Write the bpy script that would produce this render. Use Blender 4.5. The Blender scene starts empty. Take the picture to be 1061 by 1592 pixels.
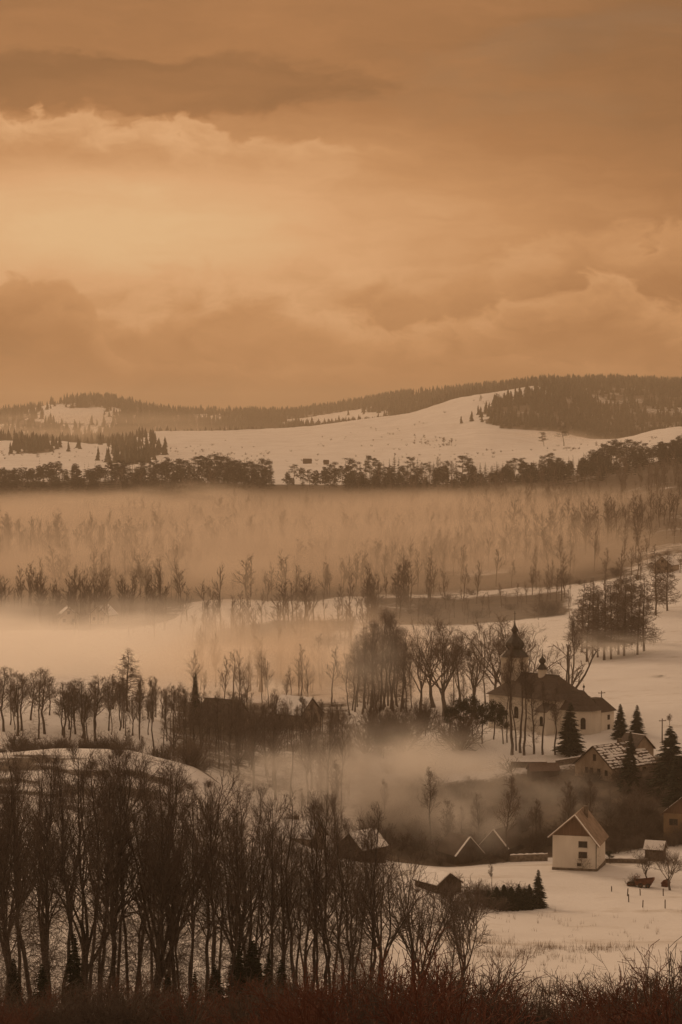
import bpy, math, random
import numpy as np

# ------------------------------------------------------------------ camera
F_PX, CX, CY, HROW = 85.0 / 36.0 * 1592.0, 530.5, 796.0, 650.0
PITCH = math.atan((CY - HROW) / F_PX)
EYE = 85.0
scene = bpy.context.scene
COL = scene.collection
cam_data = bpy.data.cameras.new('camera')
cam_data.lens = 85.0
cam_data.sensor_fit = 'VERTICAL'
cam_data.sensor_height = 36.0
cam_data.clip_start = 0.5
cam_data.clip_end = 30000.0
cam = bpy.data.objects.new('camera', cam_data)
cam.location = (0, 0, EYE)
cam.rotation_euler = (math.pi / 2 - PITCH, 0, 0)
COL.objects.link(cam)
scene.camera = cam

# ------------------------------------------------------------------ render settings
scene.render.engine = 'CYCLES'
scene.view_settings.view_transform = 'Standard'
scene.view_settings.look = 'None'
scene.view_settings.exposure = 0.0
scene.view_settings.gamma = 1.0
cy = scene.cycles
cy.use_denoising = True
cy.max_bounces = 6
cy.diffuse_bounces = 2
cy.glossy_bounces = 2
cy.volume_bounces = 3
cy.transparent_max_bounces = 8
cy.volume_step_rate = 1.0
cy.volume_max_steps = 96
cy.use_adaptive_sampling = True
cy.adaptive_threshold = 0.02

# ------------------------------------------------------------------ sun and sky
SUN_AZ = math.radians(-38.0)      # to the left of the view direction (+Y)
SUN_EL = math.radians(20.0)
sun_data = bpy.data.lights.new('sun', 'SUN')
sun_data.energy = 1.8
sun_data.angle = math.radians(24.0)
sun_data.color = (1.0, 0.68, 0.42)
sun = bpy.data.objects.new('sun', sun_data)
sun.rotation_euler = (math.pi / 2 - SUN_EL, 0, math.pi - SUN_AZ)
sun.location = (-300, 300, 400)
COL.objects.link(sun)


class Nodes:
    """tiny helper to write shader maths as expressions"""

    def __init__(self, tree):
        self.t = tree
        tree.nodes.clear()

    def new(self, kind, **kw):
        n = self.t.nodes.new(kind)
        for k, v in kw.items():
            setattr(n, k, v)
        return n

    def put(self, sock, v):
        if isinstance(v, bpy.types.NodeSocket):
            self.t.links.new(v, sock)
        else:
            sock.default_value = v

    def m(self, op, *a, clamp=False):
        n = self.new('ShaderNodeMath', operation=op)
        n.use_clamp = clamp
        for i, v in enumerate(a):
            self.put(n.inputs[i], v)
        return n.outputs[0]

    def add(self, *a):
        r = a[0]
        for v in a[1:]:
            r = self.m('ADD', r, v)
        return r

    def mul(self, *a):
        r = a[0]
        for v in a[1:]:
            r = self.m('MULTIPLY', r, v)
        return r

    def sub(self, a, b):
        return self.m('SUBTRACT', a, b)

    def step(self, v, lo, hi, a=0.0, b=1.0):
        n = self.new('ShaderNodeMapRange', interpolation_type='SMOOTHSTEP')
        self.put(n.inputs['Value'], v)
        for k, x in (('From Min', lo), ('From Max', hi), ('To Min', a), ('To Max', b)):
            self.put(n.inputs[k], x)
        return n.outputs['Result']

    def xyz(self, x, y, z=0.0):
        n = self.new('ShaderNodeCombineXYZ')
        for i, v in enumerate((x, y, z)):
            self.put(n.inputs[i], v)
        return n.outputs[0]

    def noise(self, vec, scale, detail=6.0, rough=0.55, col=False, dist=0.0):
        n = self.new('ShaderNodeTexNoise')
        self.put(n.inputs['Vector'], vec)
        n.inputs['Scale'].default_value = scale
        n.inputs['Detail'].default_value = detail
        n.inputs['Roughness'].default_value = rough
        n.inputs['Distortion'].default_value = dist
        return n.outputs['Color' if col else 'Fac']

    def ramp(self, fac, stops, ease='EASE'):
        n = self.new('ShaderNodeValToRGB')
        n.color_ramp.interpolation = ease
        el = n.color_ramp.elements
        while len(el) < len(stops):
            el.new(0.5)
        for e, (p, c) in zip(el, stops):
            e.position = p
            e.color = (*c, 1.0)
        self.put(n.inputs['Fac'], fac)
        return n.outputs['Color']

    def mix(self, fac, a, b, kind='MIX'):
        n = self.new('ShaderNodeMix', data_type='RGBA', blend_type=kind)
        self.put(n.inputs[0], fac)
        for s, v in ((n.inputs[6], a), (n.inputs[7], b)):
            if isinstance(v, tuple):
                v = (*v, 1.0) if len(v) == 3 else v
            self.put(s, v)
        return n.outputs[2]

    def gauss(self, x, y, cx, cy, sx, sy):
        u = self.mul(self.sub(x, cx), 1.0 / sx)
        v = self.mul(self.sub(y, cy), 1.0 / sy)
        q = self.add(self.mul(u, u), self.mul(v, v))
        return self.m('EXPONENT', self.mul(q, -1.0))


world = bpy.data.worlds.new('World')
scene.world = world
world.use_nodes = True
N = Nodes(world.node_tree)
tc = N.new('ShaderNodeTexCoord')
sep = N.new('ShaderNodeSeparateXYZ')
N.put(sep.inputs[0], tc.outputs['Generated'])
az = N.m('ARCTAN2', sep.outputs[0], sep.outputs[1])
el = N.m('ARCSINE', N.m('MAXIMUM', N.m('MINIMUM', sep.outputs[2], 1.0), -1.0))
A = N.mul(az, 37.59)          # azimuth and elevation in units of about 1.5 degrees
E = N.mul(el, 37.59)
warp = N.new('ShaderNodeSeparateColor')
N.put(warp.inputs[0], N.noise(N.xyz(N.mul(A, 0.45), N.mul(E, 1.0), 3.7), 1.0, 4.0, 0.6, col=True))
wx = N.sub(warp.outputs[0], 0.5)
wy = N.sub(warp.outputs[1], 0.5)
PX = N.add(A, N.mul(wx, 2.4))
PY = N.add(E, N.mul(wy, 1.0))
n_big = N.noise(N.xyz(N.mul(PX, 0.16), N.mul(PY, 0.55), 11.3), 1.0, 5.0, 0.55)
n_mid = N.noise(N.xyz(N.mul(PX, 0.55), N.mul(PY, 1.15), 5.1), 1.0, 6.0, 0.6)
n_fine = N.noise(N.xyz(N.mul(PX, 1.6), N.mul(PY, 2.6), 8.4), 1.0, 6.0, 0.6)
n_streak = N.noise(N.xyz(N.mul(PX, 0.35), N.mul(PY, 3.2), 14.9), 1.0, 5.0, 0.6)
glow = N.gauss(A, E, -3.6, 2.8, 7.8, 1.85)
glow_core = N.gauss(PX, PY, -3.9, 2.85, 3.2, 0.95)
B = N.add(0.37, N.mul(glow, 0.50), N.mul(glow_core, 0.10))
B = N.add(B, N.mul(N.sub(n_big, 0.5), 0.40), N.mul(N.sub(n_mid, 0.5), 0.18), N.mul(N.sub(n_streak, 0.5), 0.16))
B = N.sub(B, N.mul(N.step(A, 1.0, 6.5), 0.10))


def cumulus(B, top, amp, f, alpha, lit, shade, soft, depth, seed):
    """a cloud layer with a billowy lit upper edge that darkens downwards; lit and shade are relative to the sky behind"""
    bil = N.noise(N.xyz(N.mul(PX, f), N.mul(PY, f * 1.3), seed), 1.0, 7.0, 0.55)
    H = N.add(top, N.mul(N.sub(bil, 0.5), 2.0 * amp))
    t = N.sub(H, E)
    mask = N.mul(N.step(t, 0.0, soft), alpha)
    inner = N.add(lit, N.mul(N.step(t, 0.0, depth), shade - lit), N.mul(N.sub(n_fine, 0.5), 0.22), N.mul(N.sub(n_mid, 0.5), 0.22), N.mul(glow, 0.12))
    return N.add(B, N.mul(mask, N.sub(inner, B)))


def hump(x, c, w):
    u = N.mul(N.sub(x, c), 1.0 / w)
    return N.m('EXPONENT', N.mul(N.mul(u, u), -1.0))


# long dark streak high on the left and the lit puffs under it
band = N.gauss(PX, PY, -2.9, 5.1, 3.7, 0.55)
streak = N.step(N.add(band, N.mul(N.sub(n_mid, 0.5), 1.2), N.mul(N.sub(n_fine, 0.5), 0.5)), 0.30, 0.62)
B = N.sub(B, N.mul(streak, N.add(0.13, N.mul(glow, 0.25))))
puff_fade = N.mul(N.step(E, 3.5, 4.4), N.step(A, 1.6, -1.2))
B = cumulus(B, N.sub(4.75, N.mul(N.step(A, -4.8, 1.2), 0.60)), 0.60, 1.25, N.mul(puff_fade, 0.85), 0.82, 0.50, 0.18, 0.9, 21.0)
# heaps of cloud over the hills, back to front
B = cumulus(B, N.add(2.35, N.mul(N.step(A, 0.0, 4.5), 0.65)), 0.95, 0.8, 0.60, 0.76, 0.46, 0.28, 1.1, 31.0)
B = cumulus(B, N.add(1.50, N.mul(hump(A, -1.9, 1.7), 0.80), N.mul(hump(A, 3.8, 1.5), 0.75)), 0.75, 1.3, 0.70, 0.80, 0.45, 0.26, 0.9, 41.0)
B = cumulus(B, N.add(0.9, N.mul(N.step(A, -3.2, -4.3), 1.25)), 0.50, 1.1, 0.80, 0.56, 0.32, 0.12, 0.9, 51.0)
B = cumulus(B, 0.95, 0.30, 0.6, 0.8, 0.44, 0.25, 0.5, 0.9, 61.0)
clouds = N.ramp(B, [(0.0, (0.17, 0.080, 0.034)), (0.25, (0.29, 0.134, 0.052)), (0.45, (0.41, 0.186, 0.071)),
                    (0.65, (0.56, 0.272, 0.112)), (0.83, (0.71, 0.382, 0.178)), (1.0, (0.77, 0.475, 0.235))], 'LINEAR')
# higher up the overcast turns from orange to duller brown
clouds = N.mix(N.step(E, 5.0, 26.0), clouds, N.mix(n_big, (0.36, 0.245, 0.162), (0.54, 0.375, 0.255)))
sky = N.new('ShaderNodeTexSky', sky_type='NISHITA')
sky.sun_disc = False
sky.sun_elevation = SUN_EL
sky.sun_rotation = SUN_AZ
sky.air_density = 1.5
sky.dust_density = 4.0
bg_sky = N.new('ShaderNodeBackground')
N.put(bg_sky.inputs['Color'], sky.outputs[0])
bg_sky.inputs['Strength'].default_value = 0.05
bg_cloud = N.new('ShaderNodeBackground')
N.put(bg_cloud.inputs['Color'], clouds)
bg_cloud.inputs['Strength'].default_value = 1.0
mixs = N.new('ShaderNodeMixShader')
N.put(mixs.inputs[0], N.step(n_big, 0.28, 0.44, 0.90, 0.985))
N.t.links.new(bg_sky.outputs[0], mixs.inputs[1])
N.t.links.new(bg_cloud.outputs[0], mixs.inputs[2])
out = N.new('ShaderNodeOutputWorld')
N.t.links.new(mixs.outputs[0], out.inputs['Surface'])
world.cycles.sampling_method = 'MANUAL'
world.cycles.sample_map_resolution = 512

# ------------------------------------------------------------------ numeric helpers
rng = np.random.default_rng(7)
random.seed(7)


def at(px, row, d):
    """world point at ground distance d along the line of sight of a photograph position"""
    u, v = (px - CX) / F_PX, (CY - row) / F_PX
    y = math.cos(PITCH) + v * math.sin(PITCH)
    z = -math.sin(PITCH) + v * math.cos(PITCH)
    return np.array([u / y * d, d, EYE + z / y * d])


def row_z(row, d):
    v = (CY - row) / F_PX
    return EYE + (-math.sin(PITCH) + v * math.cos(PITCH)) / (math.cos(PITCH) + v * math.sin(PITCH)) * d


def pchip(xs, ys, x):
    """monotone cubic through (xs, ys); ys may be (n, k)"""
    xs = np.asarray(xs, float)
    ys = np.asarray(ys, float)
    h = np.diff(xs)
    shp = (-1,) + (1,) * (ys.ndim - 1)
    dl = np.diff(ys, axis=0) / h.reshape(shp)
    m = np.zeros_like(ys)
    w1 = (2 * h[1:] + h[:-1]).reshape(shp)
    w2 = (h[1:] + 2 * h[:-1]).reshape(shp)
    ok = dl[:-1] * dl[1:] > 0
    a = np.where(ok, dl[:-1], 1.0)
    b = np.where(ok, dl[1:], 1.0)
    m[1:-1] = np.where(ok, (w1 + w2) / (w1 / a + w2 / b), 0.0)
    m[0], m[-1] = dl[0], dl[-1]
    x = np.clip(x, xs[0], xs[-1])
    i = np.clip(np.searchsorted(xs, x, side='right') - 1, 0, len(h) - 1)
    hh = h[i].reshape(shp)
    t = ((x - xs[i]).reshape(shp)) / hh
    t2, t3 = t * t, t * t * t
    return ((2 * t3 - 3 * t2 + 1) * ys[i] + (t3 - 2 * t2 + t) * hh * m[i]
            + (-2 * t3 + 3 * t2) * ys[i + 1] + (t3 - t2) * hh * m[i + 1])


_perm = np.random.default_rng(3).random((256, 256))


def vnoise(x, y):
    xi, yi = np.floor(x).astype(int), np.floor(y).astype(int)
    fx, fy = x - xi, y - yi
    fx = fx * fx * (3 - 2 * fx)
    fy = fy * fy * (3 - 2 * fy)
    g = lambda a, b: _perm[a & 255, b & 255]
    return ((g(xi, yi) * (1 - fx) + g(xi + 1, yi) * fx) * (1 - fy)
            + (g(xi, yi + 1) * (1 - fx) + g(xi + 1, yi + 1) * fx) * fy)


def fbm(x, y, octaves=4):
    r, a, s = 0.0, 0.5, 0.0
    for k in range(octaves):
        r = r + a * vnoise(x * 2 ** k + 17.3 * k, y * 2 ** k + 5.9 * k)
        s += a
        a *= 0.5
    return r / s


def sstep(v, lo, hi):
    t = np.clip((v - lo) / (hi - lo), 0, 1)
    return t * t * (3 - 2 * t)


# ------------------------------------------------------------------ shape of the land
D_NEAR = [0.0, 3, 20, 60, 125, 180, 221]
Z_NEAR = [-1.6, -2.1, -6.6, -17.2, -33.2, -46.8, -56.8]
D_MID = [260, 300, 340, 380, 422, 445, 470, 500, 520, 537, 580, 650, 750, 900, 1100, 1300, 1500, 1700, 1880]
D_FAR = [2000, 2300, 2700, 3100, 3300, 3500, 3800, 4200, 4600, 5200, 6000, 8500]
ROWS = {
    0: ([1545, 1455, 1365, 1275, 1185, 1170, 1180, 1120, 1095, 1090, 1085, 1062, 1030, 975, 906, 862, 826, 785, 748],
        [738, 725, 706, 690, 686, 690, 697, 678, 658, 645, 652, 655]),
    100: ([1545, 1455, 1368, 1282, 1195, 1165, 1178, 1125, 1098, 1085, 1085, 1065, 1033, 975, 906, 862, 826, 785, 748],
          [738, 725, 706, 690, 686, 691, 694, 668, 643, 626, 640, 655]),
    150: ([1545, 1456, 1371, 1287, 1200, 1166, 1180, 1138, 1112, 1100, 1092, 1068, 1034, 972, 906, 862, 826, 785, 748],
          [738, 725, 707, 692, 690, 694, 692, 665, 640, 622, 640, 655]),
    200: ([1545, 1458, 1375, 1292, 1205, 1168, 1185, 1150, 1130, 1115, 1100, 1072, 1036, 970, 906, 862, 826, 785, 748],
          [738, 725, 710, 698, 690, 692, 692, 670, 648, 629, 642, 655]),
    230: ([1546, 1460, 1380, 1298, 1216, 1176, 1190, 1160, 1140, 1124, 1105, 1075, 1037, 970, 906, 862, 826, 785, 748],
          [738, 724, 704, 682, 673, 680, 692, 675, 656, 637, 646, 655]),
    300: ([1548, 1465, 1390, 1312, 1240, 1195, 1200, 1180, 1165, 1145, 1115, 1080, 1038, 968, 906, 862, 826, 787, 749],
          [738, 724, 704, 680, 670, 680, 692, 680, 662, 644, 650, 655]),
    430: ([1550, 1478, 1415, 1355, 1310, 1290, 1270, 1225, 1190, 1165, 1120, 1085, 1036, 962, 906, 860, 824, 786, 754],
          [738, 722, 702, 678, 667, 676, 684, 672, 656, 645, 650, 655]),
    560: ([1552, 1490, 1435, 1385, 1345, 1330, 1300, 1245, 1200, 1160, 1118, 1080, 1033, 962, 904, 858, 820, 782, 754],
          [736, 720, 696, 667, 653, 660, 670, 652, 638, 630, 640, 655]),
    640: ([1554, 1496, 1444, 1395, 1349, 1339, 1306, 1245, 1192, 1152, 1115, 1077, 1031, 963, 903, 855, 816, 778, 752],
          [734, 716, 691, 658, 641, 648, 655, 634, 619, 617, 630, 655]),
    700: ([1555, 1500, 1452, 1405, 1352, 1345, 1310, 1245, 1185, 1145, 1112, 1075, 1030, 965, 902, 852, 812, 776, 750],
          [733, 712, 686, 646, 623, 622, 628, 617, 612, 614, 628, 655]),
    760: ([1556, 1501, 1454, 1406, 1351, 1340, 1305, 1240, 1180, 1144, 1110, 1071, 1025, 960, 897, 847, 807, 773, 749],
          [731, 710, 681, 634, 611, 612, 618, 609, 606, 610, 626, 655]),
    850: ([1557, 1502, 1455, 1407, 1350, 1330, 1288, 1224, 1170, 1142, 1107, 1065, 1015, 950, 888, 836, 796, 762, 742],
          [728, 706, 690, 626, 606, 601, 601, 599, 600, 606, 624, 655]),
    950: ([1557, 1502, 1455, 1406, 1350, 1322, 1270, 1207, 1162, 1138, 1103, 1058, 1005, 938, 871, 820, 780, 746, 728],
          [716, 694, 684, 686, 655, 630, 603, 597, 597, 604, 622, 655]),
    1061: ([1557, 1503, 1457, 1407, 1350, 1310, 1255, 1198, 1155, 1130, 1095, 1050, 995, 920, 850, 800, 758, 730, 714],
           [700, 678, 664, 692, 660, 630, 607, 600, 600, 606, 622, 655]),
}
_left, _right = ROWS[0], ROWS[1061]
ROWS[-600] = ([r for r in _left[0]], [738, 722, 700, 682, 676, 680, 680, 660, 642, 636, 645, 655])
ROWS[-2600] = ROWS[-600]
ROWS[1700] = ([r for r in _right[0]], [700, 676, 660, 680, 650, 625, 605, 600, 600, 606, 622, 655])
ROWS[3600] = ROWS[1700]
_cols = sorted(ROWS)
_dd = np.array(D_NEAR + D_MID + D_FAR, float)
_tab = []
for c in _cols:
    zz = [EYE + z for z in Z_NEAR] + [row_z(r, d) for r, d in zip(ROWS[c][0] + ROWS[c][1], D_MID + D_FAR)]
    _tab.append(zz)
_tab = np.array(_tab)                                            # columns x distances
_DL = np.linspace(0.0, math.log(8600.0), 1400)                   # fine table in log distance
_fine = pchip(np.log1p(_dd), _tab.T, _DL).T                      # columns x 1400
_CL = np.arange(-2600, 3601, 20.0)
_FT = pchip(np.array(_cols, float), _fine, _CL)                  # 20-pixel columns x 1400


def ground_z(x, y):
    x = np.asarray(x, float)
    y = np.maximum(np.asarray(y, float), 0.0)
    c = CX + F_PX * x / np.maximum(y, 3.0)
    ci = np.clip((c + 2600) / 20.0, 0, len(_CL) - 1.001)
    di = np.clip(np.log1p(y) / _DL[1], 0, len(_DL) - 1.001)
    i, j = ci.astype(int), di.astype(int)
    a, b = ci - i, di - j
    z = (_FT[i, j] * (1 - a) * (1 - b) + _FT[i + 1, j] * a * (1 - b)
         + _FT[i, j + 1] * (1 - a) * b + _FT[i + 1, j + 1] * a * b)
    amp = 0.25 + np.clip(y - 400, 0, 4000) * 0.0011
    lam = 9.0 + np.clip(y - 300, 0, 5000) * 0.03
    z = z + amp * (fbm(x / 14.0, y / 14.0, 3) - 0.5) * 0.8 * sstep(y, 30, 200) + amp * 1.3 * (fbm(x / 90.0 + 31, y / 90.0, 3) - 0.5) * sstep(y, 700, 1500)
    return z


def gz(x, y):
    return float(ground_z(np.array([x]), np.array([y]))[0])


def spot(px, d):
    """ground point at photograph column px and distance d"""
    x = (px - CX) / F_PX * d
    return (x, d, gz(x, d))


def pix(x, y, z):
    """photograph column and row of a world point (numpy)"""
    c, s = math.cos(PITCH), math.sin(PITCH)
    dz = z - EYE
    fwd = y * c - dz * s
    up = y * s + dz * c
    return CX + F_PX * x / fwd, CY - F_PX * up / fwd

# ------------------------------------------------------------------ materials
def material(name, build):
    m = bpy.data.materials.new(name)
    m.use_nodes = True
    n = Nodes(m.node_tree)
    o = n.new('ShaderNodeOutputMaterial')
    build(n, o)
    return m


def principled(n, o, color, rough=0.8, bump=None, strength=0.3, dist=0.05):
    p = n.new('ShaderNodeBsdfPrincipled')
    n.put(p.inputs['Base Color'], (*color, 1.0) if isinstance(color, tuple) else color)
    n.put(p.inputs['Roughness'], rough)
    p.inputs['Specular IOR Level'].default_value = 0.2
    if bump is not None:
        b = n.new('ShaderNodeBump')
        b.inputs['Strength'].default_value = strength
        b.inputs['Distance'].default_value = dist
        n.put(b.inputs['Height'], bump)
        n.t.links.new(b.outputs[0], p.inputs['Normal'])
    n.t.links.new(p.outputs[0], o.inputs['Surface'])
    return p


def grain(name, c0, c1, scale=3.0, rough=0.85, bump=0.3, dist=0.03, detail=5.0, stretch=(1, 1, 1)):
    """two-tone mottled material in object space"""
    def build(n, o):
        t = n.new('ShaderNodeTexCoord')
        mp = n.new('ShaderNodeMapping')
        mp.inputs['Scale'].default_value = stretch
        n.t.links.new(t.outputs['Object'], mp.inputs['Vector'])
        f = n.noise(mp.outputs[0], scale, detail, 0.6)
        col = n.mix(n.step(f, 0.32, 0.68), c0, c1)
        principled(n, o, col, rough, f, bump, dist)
    return material(name, build)


def ground_build(n, o):
    g = n.new('ShaderNodeNewGeometry')
    pos = g.outputs['Position']
    at_ = n.new('ShaderNodeAttribute')
    at_.attribute_name = 'cover'
    cov = at_.outputs['Fac']
    big = n.noise(pos, 0.035, 6.0, 0.6)
    mid = n.noise(pos, 0.22, 6.0, 0.65)
    fine = n.noise(pos, 1.7, 5.0, 0.6)
    far = n.noise(pos, 0.011, 5.0, 0.6)
    mp = n.new('ShaderNodeMapping')
    mp.inputs['Scale'].default_value = (0.012, 0.10, 0.10)
    mp.inputs['Rotation'].default_value = (0, 0, 0.18)
    n.t.links.new(pos, mp.inputs['Vector'])
    rows = n.noise(mp.outputs[0], 1.0, 4.0, 0.6)                 # old field terraces along the slope
    snow = n.mix(n.step(big, 0.35, 0.65), (0.71, 0.68, 0.65), (0.79, 0.765, 0.74))
    snow = n.mix(n.mul(n.step(n.add(n.mul(mid, 0.45), n.mul(rows, 0.55)), 0.52, 0.64), 0.42), snow, (0.42, 0.35, 0.27))
    snow = n.mix(n.mul(n.step(n.add(n.mul(fine, 0.6), n.mul(big, 0.4)), 0.58, 0.66), 0.35), snow, (0.26, 0.20, 0.15))
    earth = n.mix(n.step(mid, 0.35, 0.65), (0.060, 0.042, 0.028), (0.115, 0.082, 0.052))
    earth = n.mix(n.mul(n.step(fine, 0.45, 0.6), 0.5), earth, (0.035, 0.025, 0.018))
    v = n.add(cov, n.mul(n.sub(mid, 0.5), 0.55), n.mul(n.sub(big, 0.5), 0.45), n.mul(n.sub(fine, 0.5), 0.35))
    k = n.step(v, 0.40, 0.60)
    col = n.mix(k, snow, earth)
    principled(n, o, col, 0.75, n.add(n.mul(mid, 1.0), n.mul(fine, 0.25)), 0.5, 0.5)


MAT = {}
MAT['ground'] = material('snowy_ground', ground_build)


def mesh_obj(name, verts, faces, mat, parent=None, smooth=False):
    me = bpy.data.meshes.new(name)
    me.from_pydata([tuple(v) for v in verts], [], [tuple(f) for f in faces])
    me.validate()
    if mat:
        me.materials.append(mat)
    if smooth:
        me.polygons.foreach_set('use_smooth', [True] * len(me.polygons))
    o = bpy.data.objects.new(name, me)
    COL.objects.link(o)
    if parent:
        o.parent = parent
    return o


def np_mesh(name, verts, tris, mats, k=3, mat_index=None, smooth=False):
    """fast mesh from numpy arrays of k-gons"""
    me = bpy.data.meshes.new(name)
    verts = np.ascontiguousarray(verts, np.float32)
    tris = np.ascontiguousarray(tris, np.int32)
    me.vertices.add(len(verts))
    me.vertices.foreach_set('co', verts.ravel())
    me.loops.add(tris.size)
    me.loops.foreach_set('vertex_index', tris.ravel())
    me.polygons.add(len(tris))
    me.polygons.foreach_set('loop_start', np.arange(0, tris.size, k, dtype=np.int32))
    for m in (mats if isinstance(mats, (list, tuple)) else [mats]):
        me.materials.append(m)
    if mat_index is not None:
        me.polygons.foreach_set('material_index', np.ascontiguousarray(mat_index, np.int32))
    if smooth:
        me.polygons.foreach_set('use_smooth', np.ones(len(tris), bool))
    me.update(calc_edges=True)
    return me


def tag(o, label=None, cat=None, group=None, kind=None):
    if label: o['label'] = label
    if cat: o['category'] = cat
    if group: o['group'] = group
    if kind: o['kind'] = kind
    return o


def empty(name, loc, rz=0.0):
    o = bpy.data.objects.new(name, None)
    o.empty_display_size = 0.5
    o.location = loc
    o.rotation_euler = (0, 0, rz)
    COL.objects.link(o)
    return o


# ------------------------------------------------------------------ the ground
def forest_mask(x, y):
    """1 where the far hills carry woods"""
    c = CX + F_PX * x / np.maximum(y, 3.0)
    z = ground_z(x, y)
    _, r = pix(x, y, z)
    wob = (fbm(x / 160.0, y / 220.0, 4) - 0.5)
    wob2 = fbm(x / 45.0 + 9, y / 60.0, 3) - 0.5
    cw = c + wob * 95 + wob2 * 30
    rw = r + wob * 18 + wob2 * 8
    m = np.zeros_like(x)
    # wooded shoulder of the snow hill: edge runs from its top down to the left and back
    edge = np.interp(rw, [598, 606, 630, 655, 675, 700], [862, 855, 800, 757, 790, 838])
    m = np.where((y > 2850) & (y < 4100) & (cw > edge), 1.0, m)
    m = np.where((y > 3520) & (c > 620), 1.0, m)
    # ridge behind the snow hill
    far = (y > 3600) & (c <= 640) & (c > 380)
    m = np.where(far & ~((rw > 635) & (rw < 664) & (cw > 425) & (cw < 605) & (y < 4700)), 1.0, m)
    # hill on the left with its clearings
    lf = (y > 3550) & (c <= 400)
    clear = ((cw > 58) & (cw < 172) & (rw > 630) & (rw < 657)) | ((cw > 95) & (cw < 178) & (rw > 660) & (rw < 676)) | ((cw > 300) & (cw < 330) & (rw > 639) & (rw < 648)) | ((cw < 40) & (rw > 662) & (rw < 672))
    m = np.where(lf & ~clear, 1.0, m)
    # hollow with trees between the left fields and the snow hill
    hol = np.abs(cw - np.interp(r, [665, 690, 715, 740], [190, 205, 218, 222])) < 14
    m = np.where((y > 2350) & (y < 3500) & hol, 1.0, m)
    m = np.where((y > 2700) & (y < 3300) & (np.abs(c + wob * 150 - 45) < 20) & (r + wob * 30 > 690) & (r + wob * 30 < 708), 1.0, m)
    return m


def cover_at(x, y):
    c = CX + F_PX * x / np.maximum(y, 3.0)
    n1 = fbm(x / 60.0 + 3, y / 60.0, 4)
    cov = np.full_like(x, 0.08)
    near = 1 - sstep(y, 228, 262)
    cov = np.maximum(cov, near * 0.75)
    # brushy bank below the church
    bank = sstep(y, 436, 446) * (1 - sstep(y, 505, 520)) * sstep(c, 430, 640)
    cov = np.maximum(cov, bank * (0.80 + 0.3 * (n1 - 0.5)))
    mound = sstep(y, 372, 392) * (1 - sstep(y, 455, 475)) * (1 - sstep(c, 300, 400))
    cov = np.maximum(cov, mound * (0.40 + 1.3 * (fbm(x / 11.0, y / 7.0, 4) - 0.5)))
    # valley woods
    lim = 830 + 100 * sstep(c, 200, 330) + 260 * (fbm(x / 75.0 + 50, y / 140.0, 3) - 0.5)
    v = sstep(y, lim, lim + 50) * (1 - sstep(y, 1840, 1920))
    cov = np.maximum(cov, v * (0.68 + 0.22 * sstep(y, 930, 1050) * (1 - sstep(c, 560, 760)) + 0.12 * sstep(y, 1150, 1300) + 0.8 * (n1 - 0.5) - 0.25 * sstep(c, 880, 1000) * (1 - sstep(y, 1000, 1300))))
    lowwood = sstep(y, 470, 500) * (1 - sstep(y, 620, 660)) * (1 - sstep(c, 520, 600)) * sstep(c, 190, 300)
    cov = np.maximum(cov, lowwood * (0.62 + 0.5 * (n1 - 0.5)))
    dip = sstep(y, 600, 660) * (1 - sstep(y, 880, 930)) * sstep(c + 420 * (n1 - 0.5), 200, 480) * (1 - sstep(c, 540, 600))
    cov = np.maximum(cov, dip * (0.46 + 1.0 * (n1 - 0.5)))
    mdw = sstep(y, 850, 890) * (1 - sstep(y, 1010, 1060)) * sstep(c, 520, 600) * (1 - sstep(c, 860, 930))
    cov = np.maximum(cov, mdw * (0.50 + 1.1 * (n1 - 0.5)))
    # ploughed strip right of the church
    strip = np.exp(-((c - 1005) / 75) ** 2 - ((y - 655 + (c - 1000) * 0.20 + 30 * (n1 - 0.5)) / 9) ** 2)
    cov = np.maximum(cov, strip * (0.55 + 0.8 * (fbm(x / 9.0, y / 9.0, 3) - 0.5)))
    strip = np.exp(-((c - 960) / 60) ** 2 - ((y - 760) / 22) ** 2)
    cov = np.maximum(cov, strip * 0.62)
    far = y > 1900
    cov = np.where(far, 0.20 + 0.60 * (fbm(x / 120.0, y / 40.0, 4) - 0.5), cov)
    cov = np.where(far, np.maximum(cov, forest_mask(x, y) * (0.62 + 0.5 * (fbm(x / 70.0, y / 70.0, 3) - 0.5))), cov)
    return cov


def build_ground():
    t = np.concatenate([np.linspace(-0.75, -0.175, 50)[:-1], np.linspace(-0.175, 0.175, 260), np.linspace(0.175, 0.75, 50)[1:]])
    d = np.concatenate([np.geomspace(2.0, 215, 40)[:-1], np.linspace(215, 620, 210)[:-1], np.geomspace(620, 2000, 130)[:-1],
                        np.geomspace(2000, 5600, 200)[:-1], np.geomspace(5600, 8500, 24)])
    T, Dg = np.meshgrid(t, d)
    X = T * Dg
    # near the camera the fan is too narrow: widen it
    X = X + np.sign(T) * np.abs(T) / 0.75 * 60.0
    Z = ground_z(X, Dg)
    V = np.stack([X.ravel(), Dg.ravel(), Z.ravel()], 1)
    nr, nc = X.shape
    i = np.arange(nr - 1)[:, None] * nc + np.arange(nc - 1)[None, :]
    q = np.stack([i, i + 1, i + nc + 1, i + nc], -1).reshape(-1, 4)
    me = np_mesh('ground', V, q, MAT['ground'], k=4, smooth=True)
    a = me.attributes.new('cover', 'FLOAT', 'POINT')
    a.data.foreach_set('value', cover_at(X.ravel(), Dg.ravel()).astype(np.float32))
    o = bpy.data.objects.new('ground', me)
    COL.objects.link(o)
    tag(o, kind='structure')
    return o


build_ground()


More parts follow.
